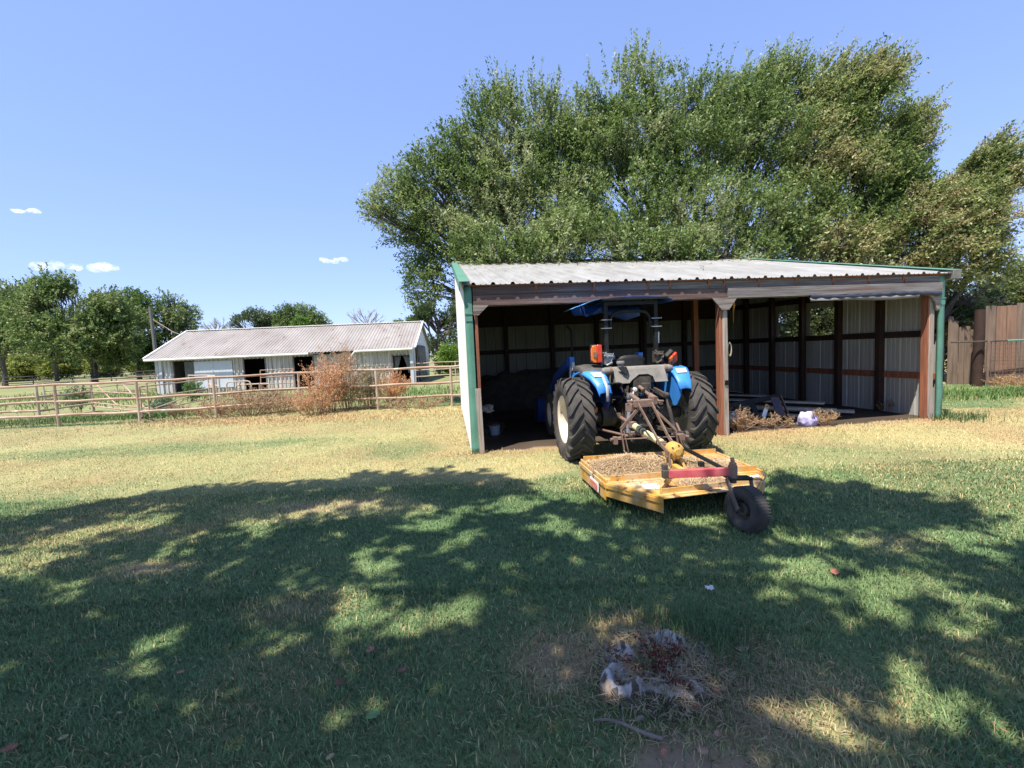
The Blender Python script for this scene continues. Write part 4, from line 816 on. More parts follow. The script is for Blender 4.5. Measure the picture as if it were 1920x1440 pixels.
def gate(name, label, a, b, hs, m_='pipe', r=.022, braces=(), uprights=(0,1), z0=.12, group=None, lean=0):
    a, b = Vector((*a,0)), Vector((*b,0)); L_ = (b-a).length; t = thing(name, label, 'gate', (a.x,a.y,0), math.atan2(b.y-a.y, b.x-a.x), group=group)
    mb = MB()
    for h in hs: mb.tube([(0,lean*h,h),(L_,lean*h,h)], r, 7)
    mb.build('rails', M[m_], t); mb = MB()
    for u in uprights: mb.tube([(L_*u,lean*z0,z0),(L_*u,lean*max(hs),max(hs))], r, 7)
    for u0, h0, u1, h1 in braces: mb.tube([(L_*u0,0,h0),(L_*u1,0,h1)], r*.9, 7)
    mb.build('frame', M[m_], t); return t
pipe_fence('corral_fence', 'rusty two-rail inner corral fence slanting behind the near pipe fence at far left', 'fence', [(-19.5,14.9), xy(75,789), xy(176,773)], (.33,.78), posts=(1,2), hp=1.24)
gate('braced_gate', 'rusty corral gate with slanting braces behind the second post of the near fence', xy(177,774), (-10.75,13.35), (1.12,.80,.38,.25), braces=((.08,1.12,.55,.25),(.62,1.12,.97,.30)))
gate('open_gate', 'rusty gate standing open in front of the left stable door', xy(268,789), xy(404,757), (1.02,.66,.25), braces=((.02,.25,.98,.66),))
gate('white_end_panel', 'leaning livestock panel with a whitish end bar in front of the smooth stable panel', xy(395,762), xy(416,770), (1.15,.85,.5), m_='pipe_tan')
pipe_fence('back_fence', 'tan pipe fence crossing the paddock to the left corner of the stable', 'fence', [xy(86,766), xy(222,750), xy(294,742)], (1.12,.74,.42), r=.026, m_='pipe_tan', hp=1.13)
pipe_fence('stable_side_fence', 'tan pipe fence running from the right corner of the stable towards the open shed', 'fence', [xy(780,718), xy(855,713), (1.2,28)], (1.12,.72,.36), r=.028, m_='pipe_tan', hp=1.14)
pipe_fence('far_side_fence', 'low wire-and-pipe fence far behind the stable side fence', 'fence', [(-6.6,39),(-3.2,39),(0,39),(3,39)], (1.3,1.0,.7,.4), r=.03, m_='pipe_tan', hp=1.3)
pipe_fence('black_fence', 'dark pipe fence at the far side of the paddock under the big trees', 'fence', [(-75+4.2*k, 50+.25*k) for k in range(12)], (1.15,.8,.45), r=.05, m_='pipe_black', hp=1.2)
pipe_fence('stall_post_rail', 'short pipe rail with a rusty post just in front of the left stable door', 'rail', [xy(357,744), xy(408,752)], (1.1,), r=.03, m_='pipe_tan', hp=1.12)
# bent panel tangle
t = thing('bent_panel', 'small rusty panel of bent pipes tangled in dead weeds on the near fence', 'panel', (*xy(432,770), 0), .05)
mb = MB()
def loop(x0, x1, z0, z1, r_=.10, y=0, sk=0):
    q = []
    for cx, cz, a0 in ((x1-r_, z1-r_, 0), (x0+r_, z1-r_, 90), (x0+r_, z0+r_, 180), (x1-r_, z0+r_, 270)):
        for k in range(4): a = RAD(a0+k*30); q.append(V(cx+r_*cos(a)+sk*(cz), y, cz+r_*sin(a)))
    q.append(q[0]); mb.tube(q, .022, 7)
loop(-.05, .75, .12, .98, .12); loop(.12, 1.25, .05, .86, .1, .12, .08)
for x in (.3, .5, .95): mb.tube([(x,.05,.1),(x+.06,.05,.9)], .018, 6)
mb.build('pipe_loops', M['pipe_tan'], t); mb = MB(); r_ = random.Random(4)
for k in range(14): mb.tube([V(r_.uniform(.1,1.4),r_.uniform(-.1,.2),r_.uniform(.3,.55)), V(r_.uniform(.5,1.6),r_.uniform(-.1,.2),r_.uniform(.25,.5)), V(r_.uniform(1,1.8),0,r_.uniform(.3,.5))], .012, 5)
mb.build('dark_wire', M['tblack'], t)
for i, (a, b, h0, lab) in enumerate((((491,750),(552,746),1.25,'brown livestock panel standing beside the second stable door'), ((606,742),(640,742),1.3,'livestock panel half hidden behind the tall orange dead weed'), ((694,745),(742,738),1.25,'leaning ladder-like livestock panel in front of the right half of the stable'))):
    gate('livestock_panel', lab, xy(*a), xy(*b), (h0,.95,.65,.35), uprights=(0,.33,.66,1), lean=.12, r=.02, group='loose livestock panels before the stable')
# ============================================================ WOODEN FENCE at right
def plankfence(name, label, p0, p1, n_, htf, m_, gap=.0, wob=.03, group=None):
    p0, p1 = Vector((*p0,0)), Vector((*p1,0)); L_ = (p1-p0).length; t = thing(name, label, 'fence', (p0.x,p0.y,0), math.atan2(p1.y-p0.y,p1.x-p0.x), group=group); w = L_/n_; r_ = random.Random(n_)
    for k in range(n_):
        h = htf(k/max(1,n_-1))+r_.uniform(-wob,wob); x0, x1 = k*w+gap/2+.004, (k+1)*w-gap/2-.004; ln = r_.uniform(-.012,.012)*(1 if gap == 0 else 4)
        MB().prism([(x0,0,0),(x1,0,0),(x1+ln,0,h-.015),(x1-.03+ln,0,h),(x0+.03+ln,0,h+.004),(x0+ln,0,h-.015)], (0,.02,0)).build('plank', M[m_ if (k*7) % 3 else 'plank_grey'], t)
    return t
plankfence('wooden_fence', 'tall reddish brown plank fence at the right edge behind wire mesh', (13.55,12.95), (19.5,11.4), 26, lambda t: 2.25+.25*t, 'plank')
plankfence('old_wooden_fence', 'lower gappy plank fence between the shed and the dark fence post', (13.12,13.62), (13.80,13.3), 6, lambda t: 1.98-.42*t, 'plank_grey', gap=.0, wob=.10)
fp = gp(1832, 724); o = MB().tube([(0,0,-.1),(0,0,1.2),(.02,0,2.17)], [.12,.115,.11], 12).build('fence_post', M['wood_dark'], None, ang=50); o.location = (fp.x, fp.y, 0); tag(o, 'thick dark round post standing where the two plank fences meet', 'post')
t = thing('wire_fence', 'rusty square-mesh wire panel under a green pipe rail in front of the plank fence', 'wire fence', (12.45,12.82,0), math.atan2(-1.35, 6.0)); mb = MB()
MB().tube([(0,0,1.28),(1.3,0,1.27)], .022, 8).build('rail', M['greasy'], t); MB().tube([(1.3,0,1.27),(3,0,1.27),(7,0,1.28)], .026, 8).build('rail', M['green'], t)
for k in range(64): mb.tube([(.95+k*.095,.01,.0),(.95+k*.095+.01*sin(k),.01,1.24)], .006 if k % 6 else .010, 4)
for k in range(13): z = .05+k*.095 if k < 8 else .72+(k-8)*.11; mb.tube([(.95+j*.25,.012,z+.012*sin(j*1.3+k)) for j in range(26)], .006, 4)
mb.build('mesh', M['wire'], t)
for x in (.85, 3.4, 6.0): MB().beam((x,-.03,0),(x,-.03,1.32),.05,.03,up=(0,1,0)).build('post', M['rust'], t)
# ============================================================ UTILITY POLE
pb = gp(293, 739); pb = at(292, 660, 30.0); pb.z = 0; ptop = at(281.5, 575, pb.y); pb.x = at(293.5, 668, 30).x
t = thing('utility_pole', 'weathered grey wooden pole rising behind the left end of the stable roof', 'pole', (pb.x, pb.y, 0)); tp = V(ptop.x-pb.x, 0, ptop.z)
MB().tube([V(0,0,-.2), tp*.5, tp], [.13,.11,.095], 10).build('pole_shaft', M['pole'], t, ang=60)
MB().tube([tp*.86, tp*.62+V(1.5,-.2,.35), tp*.55+V(3.4,-.5,.1)], .016, 5).tube([tp*.86, tp*.74+V(.75,0,0)], .016, 5).build('cable', M['pipe_tan'], t)
# ============================================================ FOLIAGE
def unit(a): return a/np.maximum(np.linalg.norm(a, axis=1, keepdims=True), 1e-6)
def leaves(P_, Dv, nl, tl, ls, pal, seed, droop=.25, aspect=.42, spread=1.0, tint=None):
    """twigs at P_ pointing along Dv, nl leaves on each; returns verts, faces, colours"""
    r = np.random.default_rng(seed); n = len(P_); t = (np.arange(nl)+.5)/nl
    T = tl*r.uniform(.6, 1.25, (n,1,1)); base = P_[:,None,:] + Dv[:,None,:]*t[None,:,None]*T
    base[:,:,2] -= droop*(t[None,:]**2)*T[:,:,0]; base = base.reshape(-1,3) + r.normal(0, ls*.22*spread, (n*nl,3)); N_ = len(base)
    d = unit(np.repeat(Dv, nl, 0)*.55 + r.normal(0,.62,(N_,3))*spread + np.array([0,0,-.12])); up = unit(r.normal(0,.55,(N_,3)) + np.array([0,0,.9])); s = unit(np.cross(d, up)); L_ = (ls*r.uniform(.55,1.25,N_))[:,None]
    mid = base + d*L_*.5 + np.cross(s, d)*L_*.08
    v = np.stack([base, mid-s*L_*aspect*.5, base+d*L_, mid+s*L_*aspect*.5], 1).reshape(-1,3)
    pal = np.array(pal); ci = r.integers(0, len(pal), n) if tint is None else np.clip((tint*len(pal)).astype(int), 0, len(pal)-1)
    c = np.repeat(pal[ci], nl, 0)*r.uniform(.7,1.35,(N_,1)); return v, np.arange(N_)[:,None]*4+np.arange(4), np.repeat(c, 4, 0)
def lobes_pts(lobes, n, seed, shell=.45, gap=.0, gs=1.0):
    r = np.random.default_rng(seed); w = np.array([l[1]*l[2]*l[3] for l in lobes])**(.75); idx = r.choice(len(lobes), n, p=w/w.sum())
    C = np.array([l[0] for l in lobes])[idx]; Rr = np.array([l[1:4] for l in lobes])[idx]; q = unit(r.normal(size=(n,3))); rad = (shell+(1-shell)*r.random(n)**.6)[:,None]
    o = q*rad*(1+.35*(n3(q*2.2+C*.7, 1.3, seed)[:,None]-.5)*1.6); P_ = C+o*Rr
    if gap: k = n3(P_, gs, seed+9) > gap; P_, q, idx = P_[k], q[k], idx[k]
    return P_, q, idx
def tree(name, label, cat, base, tr_r, fork, lobes, n, nl, tl, ls, pal, seed, wind=(0,0,.35), group=None, gap=.30, gs=1.1, droop=.25, shell=.3, barkm='bark', twigs=250, spikes=0, twr=.012, aspect=.42):
    t = thing(name, label, cat, base, group=group); b = Vector(base); r = random.Random(seed)
    P_, q, idx = lobes_pts(lobes, n, seed, shell, gap, gs); cen = np.mean([l[0] for l in lobes], 0)
    rootp = np.array([base[0], base[1], fork])
    Dv = unit(q*.55 + unit(P_-rootp)*.75 + np.array(wind) + np.random.default_rng(seed).normal(0,.28,(len(P_),3)))
    tint = fbm(P_[:,0]*1.1+P_[:,1], P_[:,2]*1.1, .8, seed+3)*1.2-.1
    parts = [leaves(P_, Dv, nl, tl, ls, pal, seed, droop, aspect, tint=tint+np.random.default_rng(seed).normal(0,.15,len(P_)))]
    if spikes:                                             # long shoots standing out of the crown
        rg = P_-cen; k = np.argsort(-(np.linalg.norm(rg*np.array([1,.5,1.1]),axis=1) + rg[:,2]*.5 + rg[:,0]*wind[0]*.3 + np.random.default_rng(seed).normal(0,.7,len(P_))))[:spikes]
        d2 = unit(Dv[k]*.9+unit(rg[k])*.5+np.array([wind[0]*1.5, 0, .75])+np.random.default_rng(seed+1).normal(0,.12,(len(k),3))); parts.append(leaves(P_[k], d2, nl*2, tl*2.1, ls*.95, pal, seed+5, -.02, aspect, .6))
    v, f, c = join_np(parts); v = v-np.array(base)
    tk = MB(); f3 = V(0,0,fork-base[2]); tk.tube([V(0,0,-.2), V(0,0,.25), f3*.6+V(tr_r*.3,0,0), f3], [tr_r*1.3,tr_r*1.05,tr_r*.92,tr_r*.85], 12); trunk = tk.build('trunk', M[barkm], t, ang=70)
    mb = MB()
    for li, l in enumerate(lobes):
        c_ = Vector(l[0])-b; mid = f3.lerp(c_, .5)+V(r.uniform(-.3,.3),r.uniform(-.3,.3),-.12*(c_-f3).length*.5+.1); R1 = tr_r*.5
        pth = [f3*.92, f3.lerp(mid,.5)+V(r.uniform(-.1,.1),0,0), mid, mid.lerp(c_,.5)+V(0,0,.05), c_]; mb.tube(pth, [R1,R1*.75,R1*.55,R1*.35,R1*.2], 6, False)
        ks = np.where(idx == li)[0]
        for kk in ks[:max(4, twigs//len(lobes))]:
            e_ = Vector(P_[kk])-b; s0 = mid.lerp(c_, r.uniform(0,1)); mb.tube([s0, s0.lerp(e_,.5)+V(r.uniform(-.12,.12),r.uniform(-.12,.12),r.uniform(-.05,.12)), e_, e_+Vector(Dv[kk])*tl*.8], [R1*.16+twr,twr*1.2,twr*.8,twr*.4], 4, False)
    mb.build('branches', M[barkm], trunk, ang=80)
    np_mesh('crown', v, f, M['leaf'], t, c); return t
def LB(px, py, rpx, Y_, ry=None, sz=1.0):                  # lobe seen at pixel (px,py), radius in px, standing at depth Y_
    c = at(px+(6 if px < 900 and Y_ < 18 else 0), py+(9 if Y_ < 18 else 0), Y_); k = rpx*Y_/F_PX*(.90 if Y_ < 18 else 1); return (tuple(c), k, ry or k*.9, k*sz)
PG = [(.08,.135,.035),(.14,.21,.06),(.21,.28,.09),(.28,.34,.14),(.36,.38,.22)]
PG2 = [(.09,.14,.038),(.16,.22,.06),(.25,.30,.10),(.33,.34,.15),(.40,.34,.17)]
cA = at(1010, 640, 15.2)
tree('elm_tree', 'leafy elm spreading over the left end of the shed roof', 'tree', (cA.x, 15.4, 0), .20, 2.6,
  [LB(760,400,62,14.2),LB(740,350,40,14.0),LB(800,330,55,14.6),LB(830,450,75,14.6),LB(800,520,50,14.2),LB(850,280,50,14.8),LB(880,360,80,15),LB(930,230,62,15.2),LB(905,290,60,15.2),LB(960,330,95,15.4),LB(940,440,85,14.8),LB(1010,240,70,15.4),
   LB(1040,380,85,15.2),LB(1070,300,70,15.8),LB(1030,470,60,13.6),LB(930,490,45,13.3),LB(700,385,26,13.9),LB(880,540,40,14.6),LB(900,455,50,13.6),LB(990,470,42,13.4),LB(1060,430,60,13.9)], 12000, 12, .42, .11, PG, 11, wind=(-.1,0,.35), spikes=380, twigs=520)
cB = at(1330, 640, 15.8)
tree('elm_tree', 'tallest elm behind the middle of the shed roof, long shoots rising against the sky', 'tree', (cB.x, 16.0, 0), .24, 2.8,
  [LB(1130,190,55,15.4),LB(1120,280,80,15.4),LB(1190,160,55,15.8),LB(1200,250,90,15.6),LB(1260,190,62,16),LB(1290,290,100,15.8),LB(1330,180,52,16),LB(1380,230,85,16),LB(1420,180,55,16.2),LB(1460,160,50,16.2),LB(1450,280,90,16),LB(1180,380,95,15),
   LB(1300,400,95,15),LB(1420,400,85,15),LB(1140,450,60,13.8),LB(1250,465,50,13.8),LB(1360,470,50,13.9),LB(1480,440,60,14.6),LB(1100,370,60,15),LB(1200,460,45,13.7),LB(1300,465,45,13.8),LB(1420,470,45,14.0)], 15500, 12, .42, .11, PG, 12, wind=(.25,0,.45), spikes=420, twigs=560)
cC = at(1640, 640, 15.6)
tree('elm_tree', 'windblown elm leaning right over the right end of the shed roof', 'tree', (cC.x, 15.8, 0), .20, 2.6,
  [LB(1540,190,60,15.8),LB(1520,280,80,15.6),LB(1600,170,55,15.8),LB(1640,160,45,15.6),LB(1630,240,72,15.6),LB(1690,260,50,15.4),LB(1590,340,85,15.4),LB(1670,340,60,15),LB(1560,430,70,14.8),LB(1650,430,62,14.6),LB(1500,380,70,15.2),LB(1720,215,28,15.2),LB(1600,460,50,14.3),LB(1540,470,45,14.3),LB(1690,300,60,15.2)], 10000, 12, .44, .115, PG2, 13, wind=(.8,0,.35), spikes=380, twigs=420)
cD = at(1770, 640, 14.6)
tree('elm_tree', 'low bronze-tinged elm sweeping out past the right corner of the shed', 'tree', (cD.x, 14.8, 0), .15, 2.0,
  [LB(1760,400,72,14.2),LB(1720,450,65,14),LB(1800,350,62,14.2),LB(1850,310,40,14),LB(1830,410,55,13.9),LB(1780,480,60,13.8),LB(1840,480,42,13.9),LB(1890,330,26,13.8),LB(1820,550,42,14.6),LB(1800,600,38,14.8),LB(1760,560,50,15)], 8000, 12, .44, .105, PG2+[(.17,.13,.06)], 14, wind=(.95,0,.22), spikes=300, twigs=380, gap=.36)
# distant trees
DT = [(.08,.13,.035),(.13,.20,.06),(.20,.27,.09),(.27,.31,.13)]
def dtree(label, px, base_py, Yd, fork, lobes, n, ls, pal, seed, tr_r=.35, name='field_tree', **k):
    b = at(px, base_py, Yd); tree(name, label, 'tree', (b.x, Yd, 0), tr_r*.8, fork, lobes, n, 9, ls*2.4, ls, pal, seed, group='trees beyond the paddock', twigs=120, twr=.04, aspect=.6, **k)
dtree('big spreading tree with a forked dark trunk in the far left paddock', 108, 722, 52, 2.6, [LB(110,585,52,52),LB(60,600,45,52),LB(150,590,50,52),LB(190,600,45,53),LB(90,632,50,51),LB(160,635,48,51),LB(50,570,32,53),LB(90,550,34,52),LB(130,545,30,52),LB(160,560,30,53),LB(205,575,30,53),LB(225,630,34,53),LB(205,655,26,54),LB(145,572,34,52),LB(175,568,30,53),LB(120,560,28,52)], 10000, .27, DT, 21, .27, gap=.36, gs=.35, spikes=80)
dtree('tree with a dark trunk and a bare broken limb left of the stable', 178, 716, 55, 3.2, [LB(200,640,45,56),LB(230,600,38,56),LB(180,600,40,57),LB(225,650,34,56),LB(255,630,30,57)], 3000, .27, DT, 22, .42, gap=.4, gs=.35)
dtree('tree cut off by the left edge of the photo', 10, 722, 58, 3, [LB(10,590,40,58),LB(-20,610,50,58),LB(20,630,36,58),LB(-30,570,40,58),LB(30,570,24,58)], 3500, .28, DT, 23, gap=.36, gs=.35)
dtree('pale green tree directly left of the wooden pole', 262, 712, 62, 3.5, [LB(262,580,32,62),LB(240,600,30,62),LB(265,630,38,62),LB(280,660,30,62),LB(245,565,22,62)], 2600, .28, [(.06,.12,.02),(.09,.16,.03),(.12,.19,.05)], 24, gap=.4, gs=.35)
dtree('loose sunlit tree just right of the wooden pole above the stable roof', 325, 712, 64, 4, [LB(325,590,38,64),LB(345,600,28,64),LB(305,620,32,64),LB(345,630,26,64),LB(320,560,22,64),LB(300,580,20,64),LB(325,650,34,64)], 2400, .26, DT, 25, gap=.46, gs=.35)
dtree('rounded grey-green tree above the left part of the stable roof', 478, 680, 90, 6, [LB(478,612,32,90),LB(455,615,20,90),LB(500,612,24,90)], 2400, .34, [(.09,.13,.06),(.12,.16,.08)], 26, gap=.36, gs=.25)
dtree('dark rounded tree above the middle of the stable roof', 565, 676, 88, 6, [LB(565,605,34,88),LB(590,612,28,88),LB(540,600,26,88),LB(560,625,34,88)], 3000, .34, DT[:3], 27, gap=.3, gs=.25)
dtree('small bright green treetop peeping over the stable ridge', 563, 676, 60, 3.6, [LB(564,612,13,60)], 500, .24, [(.12,.22,.04)], 28, gap=.0)
dtree('dark dense tree between the stable and the shed', 822, 668, 42, 2.2, [LB(822,600,34,42),LB(800,590,22,42),LB(840,620,36,42),LB(815,640,28,42),LB(850,590,30,42),LB(808,575+30,20,42)], 3600, .2, [(.03,.06,.02),(.05,.09,.03),(.07,.12,.04)], 29, gap=.3, gs=.5)
dtree('tiny far treetop behind the right end of the stable ridge', 770, 672, 120, 5, [LB(772,606,10,120),LB(748,611,8,120)], 500, .4, DT, 30, gap=.0)
dtree('sunlit tree above the plank fence at the right edge', 1890, 620, 26, 3, [LB(1890,545,34,26),LB(1915,520,26,26),LB(1868,555,26,26),LB(1925,560,36,26),LB(1850,575,24,25)], 3400, .14, [(.08,.12,.04),(.12,.17,.05),(.17,.2,.07)], 31, .18, gap=.4, gs=.6)
def shrub(name, label, cat, px, py, Yd, rpx, hpx, n, ls, pal, seed, group=None, gap=.3, nlb=5):
    c = at(px, py, Yd); t = thing(name, label, cat, (c.x, Yd, 0), group=group); r = random.Random(seed); k = Yd/F_PX; lb = []
    for i in range(nlb): lb.append(((c.x+r.uniform(-.6,.6)*rpx*k, Yd+r.uniform(-.5,.5)*rpx*k, hpx*k*r.uniform(.35,.65)), rpx*k*.55, rpx*k*.5, hpx*k*.42))
    P_, q, idx = lobes_pts(lb, n, seed, .3, gap, 1.5/(rpx*k)*1.5); Dv = unit(q+np.array([0,0,.7])); v, f, cl = leaves(P_, Dv, 8, ls*2.6, ls, pal, seed, aspect=.55); v[:,2] = np.maximum(v[:,2], .02)
    mb = MB()
    for i in range(7): l = lb[i % nlb]; mb.tube([V(r.uniform(-.1,.1),r.uniform(-.1,.1),0), V((l[0][0]-c.x)*.6,(l[0][1]-Yd)*.6,l[0][2]*.6), V(l[0][0]-c.x,l[0][1]-Yd,l[0][2]*1.2)], [.05*k*8,.03*k*8,.01], 5)
    mb.build('stems', M['bark'], t); np_mesh('foliage', v-np.array([c.x,Yd,0]), f, M['leaf'], t, cl); return t
YG = [(.20,.26,.05),(.27,.31,.07),(.33,.34,.09),(.15,.20,.05)]
shrub('willow_shrub', 'bright yellow-green shrub beside the left shed corner', 'shrub', 840, 690, 33, 25, 62, 1500, .13, [(.14,.25,.03),(.19,.31,.05)], 41, nlb=6)
for i, (px, hp, rr, s_) in enumerate(((-20,78,50,42),(30,66,42,43),(75,56,36,44),(135,60,42,45),(185,48,30,46),(230,62,42,47),(275,56,40,48))):
    shrub('brush', ['leftmost yellow-green brush at the frame edge','tall yellow brush below the left tree','yellow brush left of the forked trunk','olive brush right of the forked trunk','low brush beside the dark trunk with the bare limb','green-yellow brush left of the pole','brush right at the left corner of the stable'][i], 'brush', px, 712, 86, rr, hp, 2600, .36, YG, s_, group='brush along the far paddock edge')
shrub('understory', 'dark leafy shrub behind the right corner of the shed', 'shrub', 1815, 700, 16.0, 60, 150, 2600, .10, [(.03,.055,.02),(.05,.08,.03)], 51, nlb=7)
shrub('understory', 'dark shrub seen through the two window openings of the right shed wall', 'shrub', 1535, 700, 15.2, 95, 190, 5200, .11, [(.06,.085,.03),(.11,.13,.05)], 52, nlb=7)
# far tree line, one mass
P_ = []; r = np.random.default_rng(3); n = 9000; x = r.uniform(-420, 320, n); y = 260+.12*x+r.uniform(-14,14,n); hh = 5+7*fbm(x, x*0, .05, 8)+3*fbm(x, x*0, .3, 9); z = r.random(n)**.7*hh
v, f, c = leaves(np.stack([x,y,z],1), unit(r.normal(size=(n,3))+np.array([0,0,.6])), 5, 3.2, 1.7, [(.07,.10,.05),(.09,.125,.06),(.11,.14,.075)], 61, aspect=.8)
tag(np_mesh('far_woods', v, f, M['leaf'], col=c), 'low far line of trees on the horizon', 'woods', kind='stuff')
# dead trees
def deadtree(label, px, py0, Yd, hpx, wpx, seed, nbr=9):
    b = at(px, py0, Yd); k = Yd/F_PX; t = thing('dead_tree', label, 'tree', (b.x, Yd, 0), group='bare dead trees'); r = random.Random(seed); zt = b.z; mb = MB(); mb.tube([(0,0,0),(0,0,zt*.6),(0,0,zt)], [.22,.16,.13], 6)
    def br(p, d, L_, rad, lv):
        e = p+d*L_; mb.tube([p, p.lerp(e,.5)+V(r.uniform(-.1,.1)*L_,0,r.uniform(-.05,.05)*L_), e], [rad,rad*.75,rad*.45], 4, False)
        if lv: 
            for i in range(3): br(p.lerp(e, r.uniform(.4,1)), (d+V(r.uniform(-.7,.7),r.uniform(-.5,.5),r.uniform(-.3,.6))).normalized(), L_*r.uniform(.4,.65), rad*.5, lv-1)
    for i in range(nbr): a = (i+.5)/nbr*2-1; br(V(0,0,zt*.95), V(a*wpx/hpx*1.1, r.uniform(-.4,.4), .95-.5*abs(a)).normalized(), hpx*k*r.uniform(.5,.75), .09, 3)
    mb.build('bare_branches', M['deadwood'], t)
deadtree('bare grey dead tree behind the right half of the stable ridge', 688, 612, 55, 40, 40, 2)
deadtree('small bare dead tree beside the left end of the stable ridge', 405, 622, 60, 30, 34, 5, 11)
t = thing('hanging_limb', 'broken bare pale limb hanging from the dark-trunked far tree', 'branch', tuple(at(172,670,54))); mb = MB(); o_ = at(172,670,54)
R2 = lambda *p: [at(*q,54)-o_ for q in p]
mb.tube(R2((160,665),(172,670),(184,682),(188,700)), [.06,.10,.07,.03], 6); mb.tube(R2((174,674),(176,690),(177,708)), [.05,.04,.02], 5)
mb.build('limb', M['deadwood'], t)
# ============================================================ DEAD WEEDS
def weed(name, label, cat, x, y, h, rad, nst, pal, seed, group=None, nleaf=26, ls=.03, stemm='dry_stem', tw=.006):
    r = np.random.default_rng(seed); rr = random.Random(seed); t = thing(name, label, cat, (x, y, 0), group=group); mb = MB(); P_, D_l = [], []
    for i in range(nst):
        a = r.uniform(0, 2*pi); q = rad*r.random()**.6; bx_, by_ = q*.45*cos(a), q*.45*sin(a); hh = h*(1-.45*(q/rad)**2)*r.uniform(.65,1.05); tip = V(q*cos(a)*1.1, q*sin(a)*1.1, hh); b0 = V(bx_,by_,0)
        md_ = b0.lerp(tip,.5)+V(r.normal(0,.05),r.normal(0,.05),.05*h); mb.tube([b0, md_, tip], [tw,tw*.8,tw*.4], 4, False)
        for k in range(6):
            s0 = md_.lerp(tip, r.random()) if k > 1 else b0.lerp(md_, r.uniform(.4,1)); d = Vector(r.normal(0,.6,3)); d.z = abs(d.z)*.8+.25; d.normalize(); e = s0+d*h*r.uniform(.12,.26); mb.tube([s0, e], [tw*.55,tw*.25], 3, False)
            for u in np.linspace(.1,1,5): P_.append(s0.lerp(e,u)); D_l.append(d)
    mb.build('stems', M[stemm], t)
    v, f, c = leaves(np.array([tuple(p) for p in P_]), np.array([tuple(p) for p in D_l]), max(1,nleaf//5), ls*2.2, ls, pal, seed, aspect=.5); v[:,2] = np.maximum(v[:,2], .01); np_mesh('dry_leaves', v, f, M['leaf'], t, c); return t
M['dry_stem'] = mat('dry_stem', (.34,.20,.12), (.24,.15,.10), 6, .9)
OR = [(.66,.32,.14),(.72,.40,.19),(.56,.27,.13),(.70,.48,.28)]; TN = [(.56,.42,.25),(.46,.32,.19),(.34,.24,.15)]; OG = [(.20,.25,.15),(.30,.30,.18),(.42,.34,.22)]
g_ = 'dead weeds along the paddock fence'
weed('dead_weed', 'tallest orange dead weed clump in front of the third stable door', 'weed', *xy(618,772), 1.75, .8, 62, OR, 81, g_, ls=.038)
weed('dead_weed', 'orange dead weed with a grey-green top beside the tallest clump', 'weed', *xy(655,768), 2.0, .65, 48, OR+OG, 82, g_, ls=.036)
weed('dead_weed', 'thin grey-green weed right of the big orange clumps', 'weed', *xy(692,766), 1.5, .55, 50, OG, 83, g_, ls=.04)
weed('dead_weed', 'low orange weed in front of the right stable door', 'weed', *xy(742,752), 1.0, .75, 60, OR, 84, g_, ls=.04)
weed('dead_weed', 'dense brown weeds matted under the bent pipe panel', 'weed', *xy(465,778), .85, 1.1, 80, TN, 85, g_)
weed('dead_weed', 'brown weeds between the bent panel and the big orange clumps', 'weed', *xy(530,775), .7, .9, 60, TN, 86, g_)
weed('dead_weed', 'tan weeds at the foot of the fence left of the bent panel', 'weed', *xy(405,781), .5, .7, 40, TN+OR, 87, g_)
weed('dead_weed', 'dark skeletal weed at the second fence span', 'weed', *xy(335,786), .55, .25, 14, TN[2:], 88, g_)
weed('dead_weed', 'low orange weeds right of the tallest clump at the fence foot', 'weed', *xy(590,778), .8, .8, 60, OR+TN, 89, g_)
weed('dead_weed', 'low tan weeds under the rail between the last two fence posts', 'weed', *xy(775,766), .35, 1.2, 50, TN, 90, g_)
weed('green_weed', 'leafy green weed behind the near fence in front of the far black fence', 'weed', *xy(148,775), 1.30, .30, 12, [(.12,.19,.08),(.18,.24,.11)], 91, ls=.07)
weed('green_weed', 'green weed in front of the left stable door', 'weed', *xy(362,752), .95, .35, 22, [(.09,.18,.05),(.14,.24,.08)], 92, ls=.07)
weed('green_weed', 'small grey-green weed just behind the near fence below the stable corner', 'weed', *xy(305,770), .45, .45, 24, [(.12,.19,.10),(.2,.26,.15)], 93, ls=.06)
weed('dry_stalks', 'tan root-like dry stalks at the foot of the middle shed post', 'weed', *xy(1388,808), .42, .28, 22, TN, 94, ls=.02, tw=.009)
weed('dry_stalks', 'dry stalks on the straw edge in front of the dark frame', 'weed', *xy(1455,800), .22, .35, 22, TN, 95, ls=.02, tw=.007)
weed('dry_stalks', 'dry grass stalks around the purple plastic sack', 'weed', *xy(1540,797), .30, .28, 26, TN, 96, ls=.02, tw=.004)
weed('dry_stalks', 'small dry twiggy weed at the foot of the right shed wall', 'weed', *xy(1665,772), .30, .2, 14, TN, 97, ls=.02, tw=.004)
weed('dry_stalks', 'dry grass at the foot of the wire mesh by the plank fence', 'weed', *xy(1895,727), .35, .5, 26, [(.50,.36,.20),(.44,.28,.15)], 98, ls=.03, tw=.004)
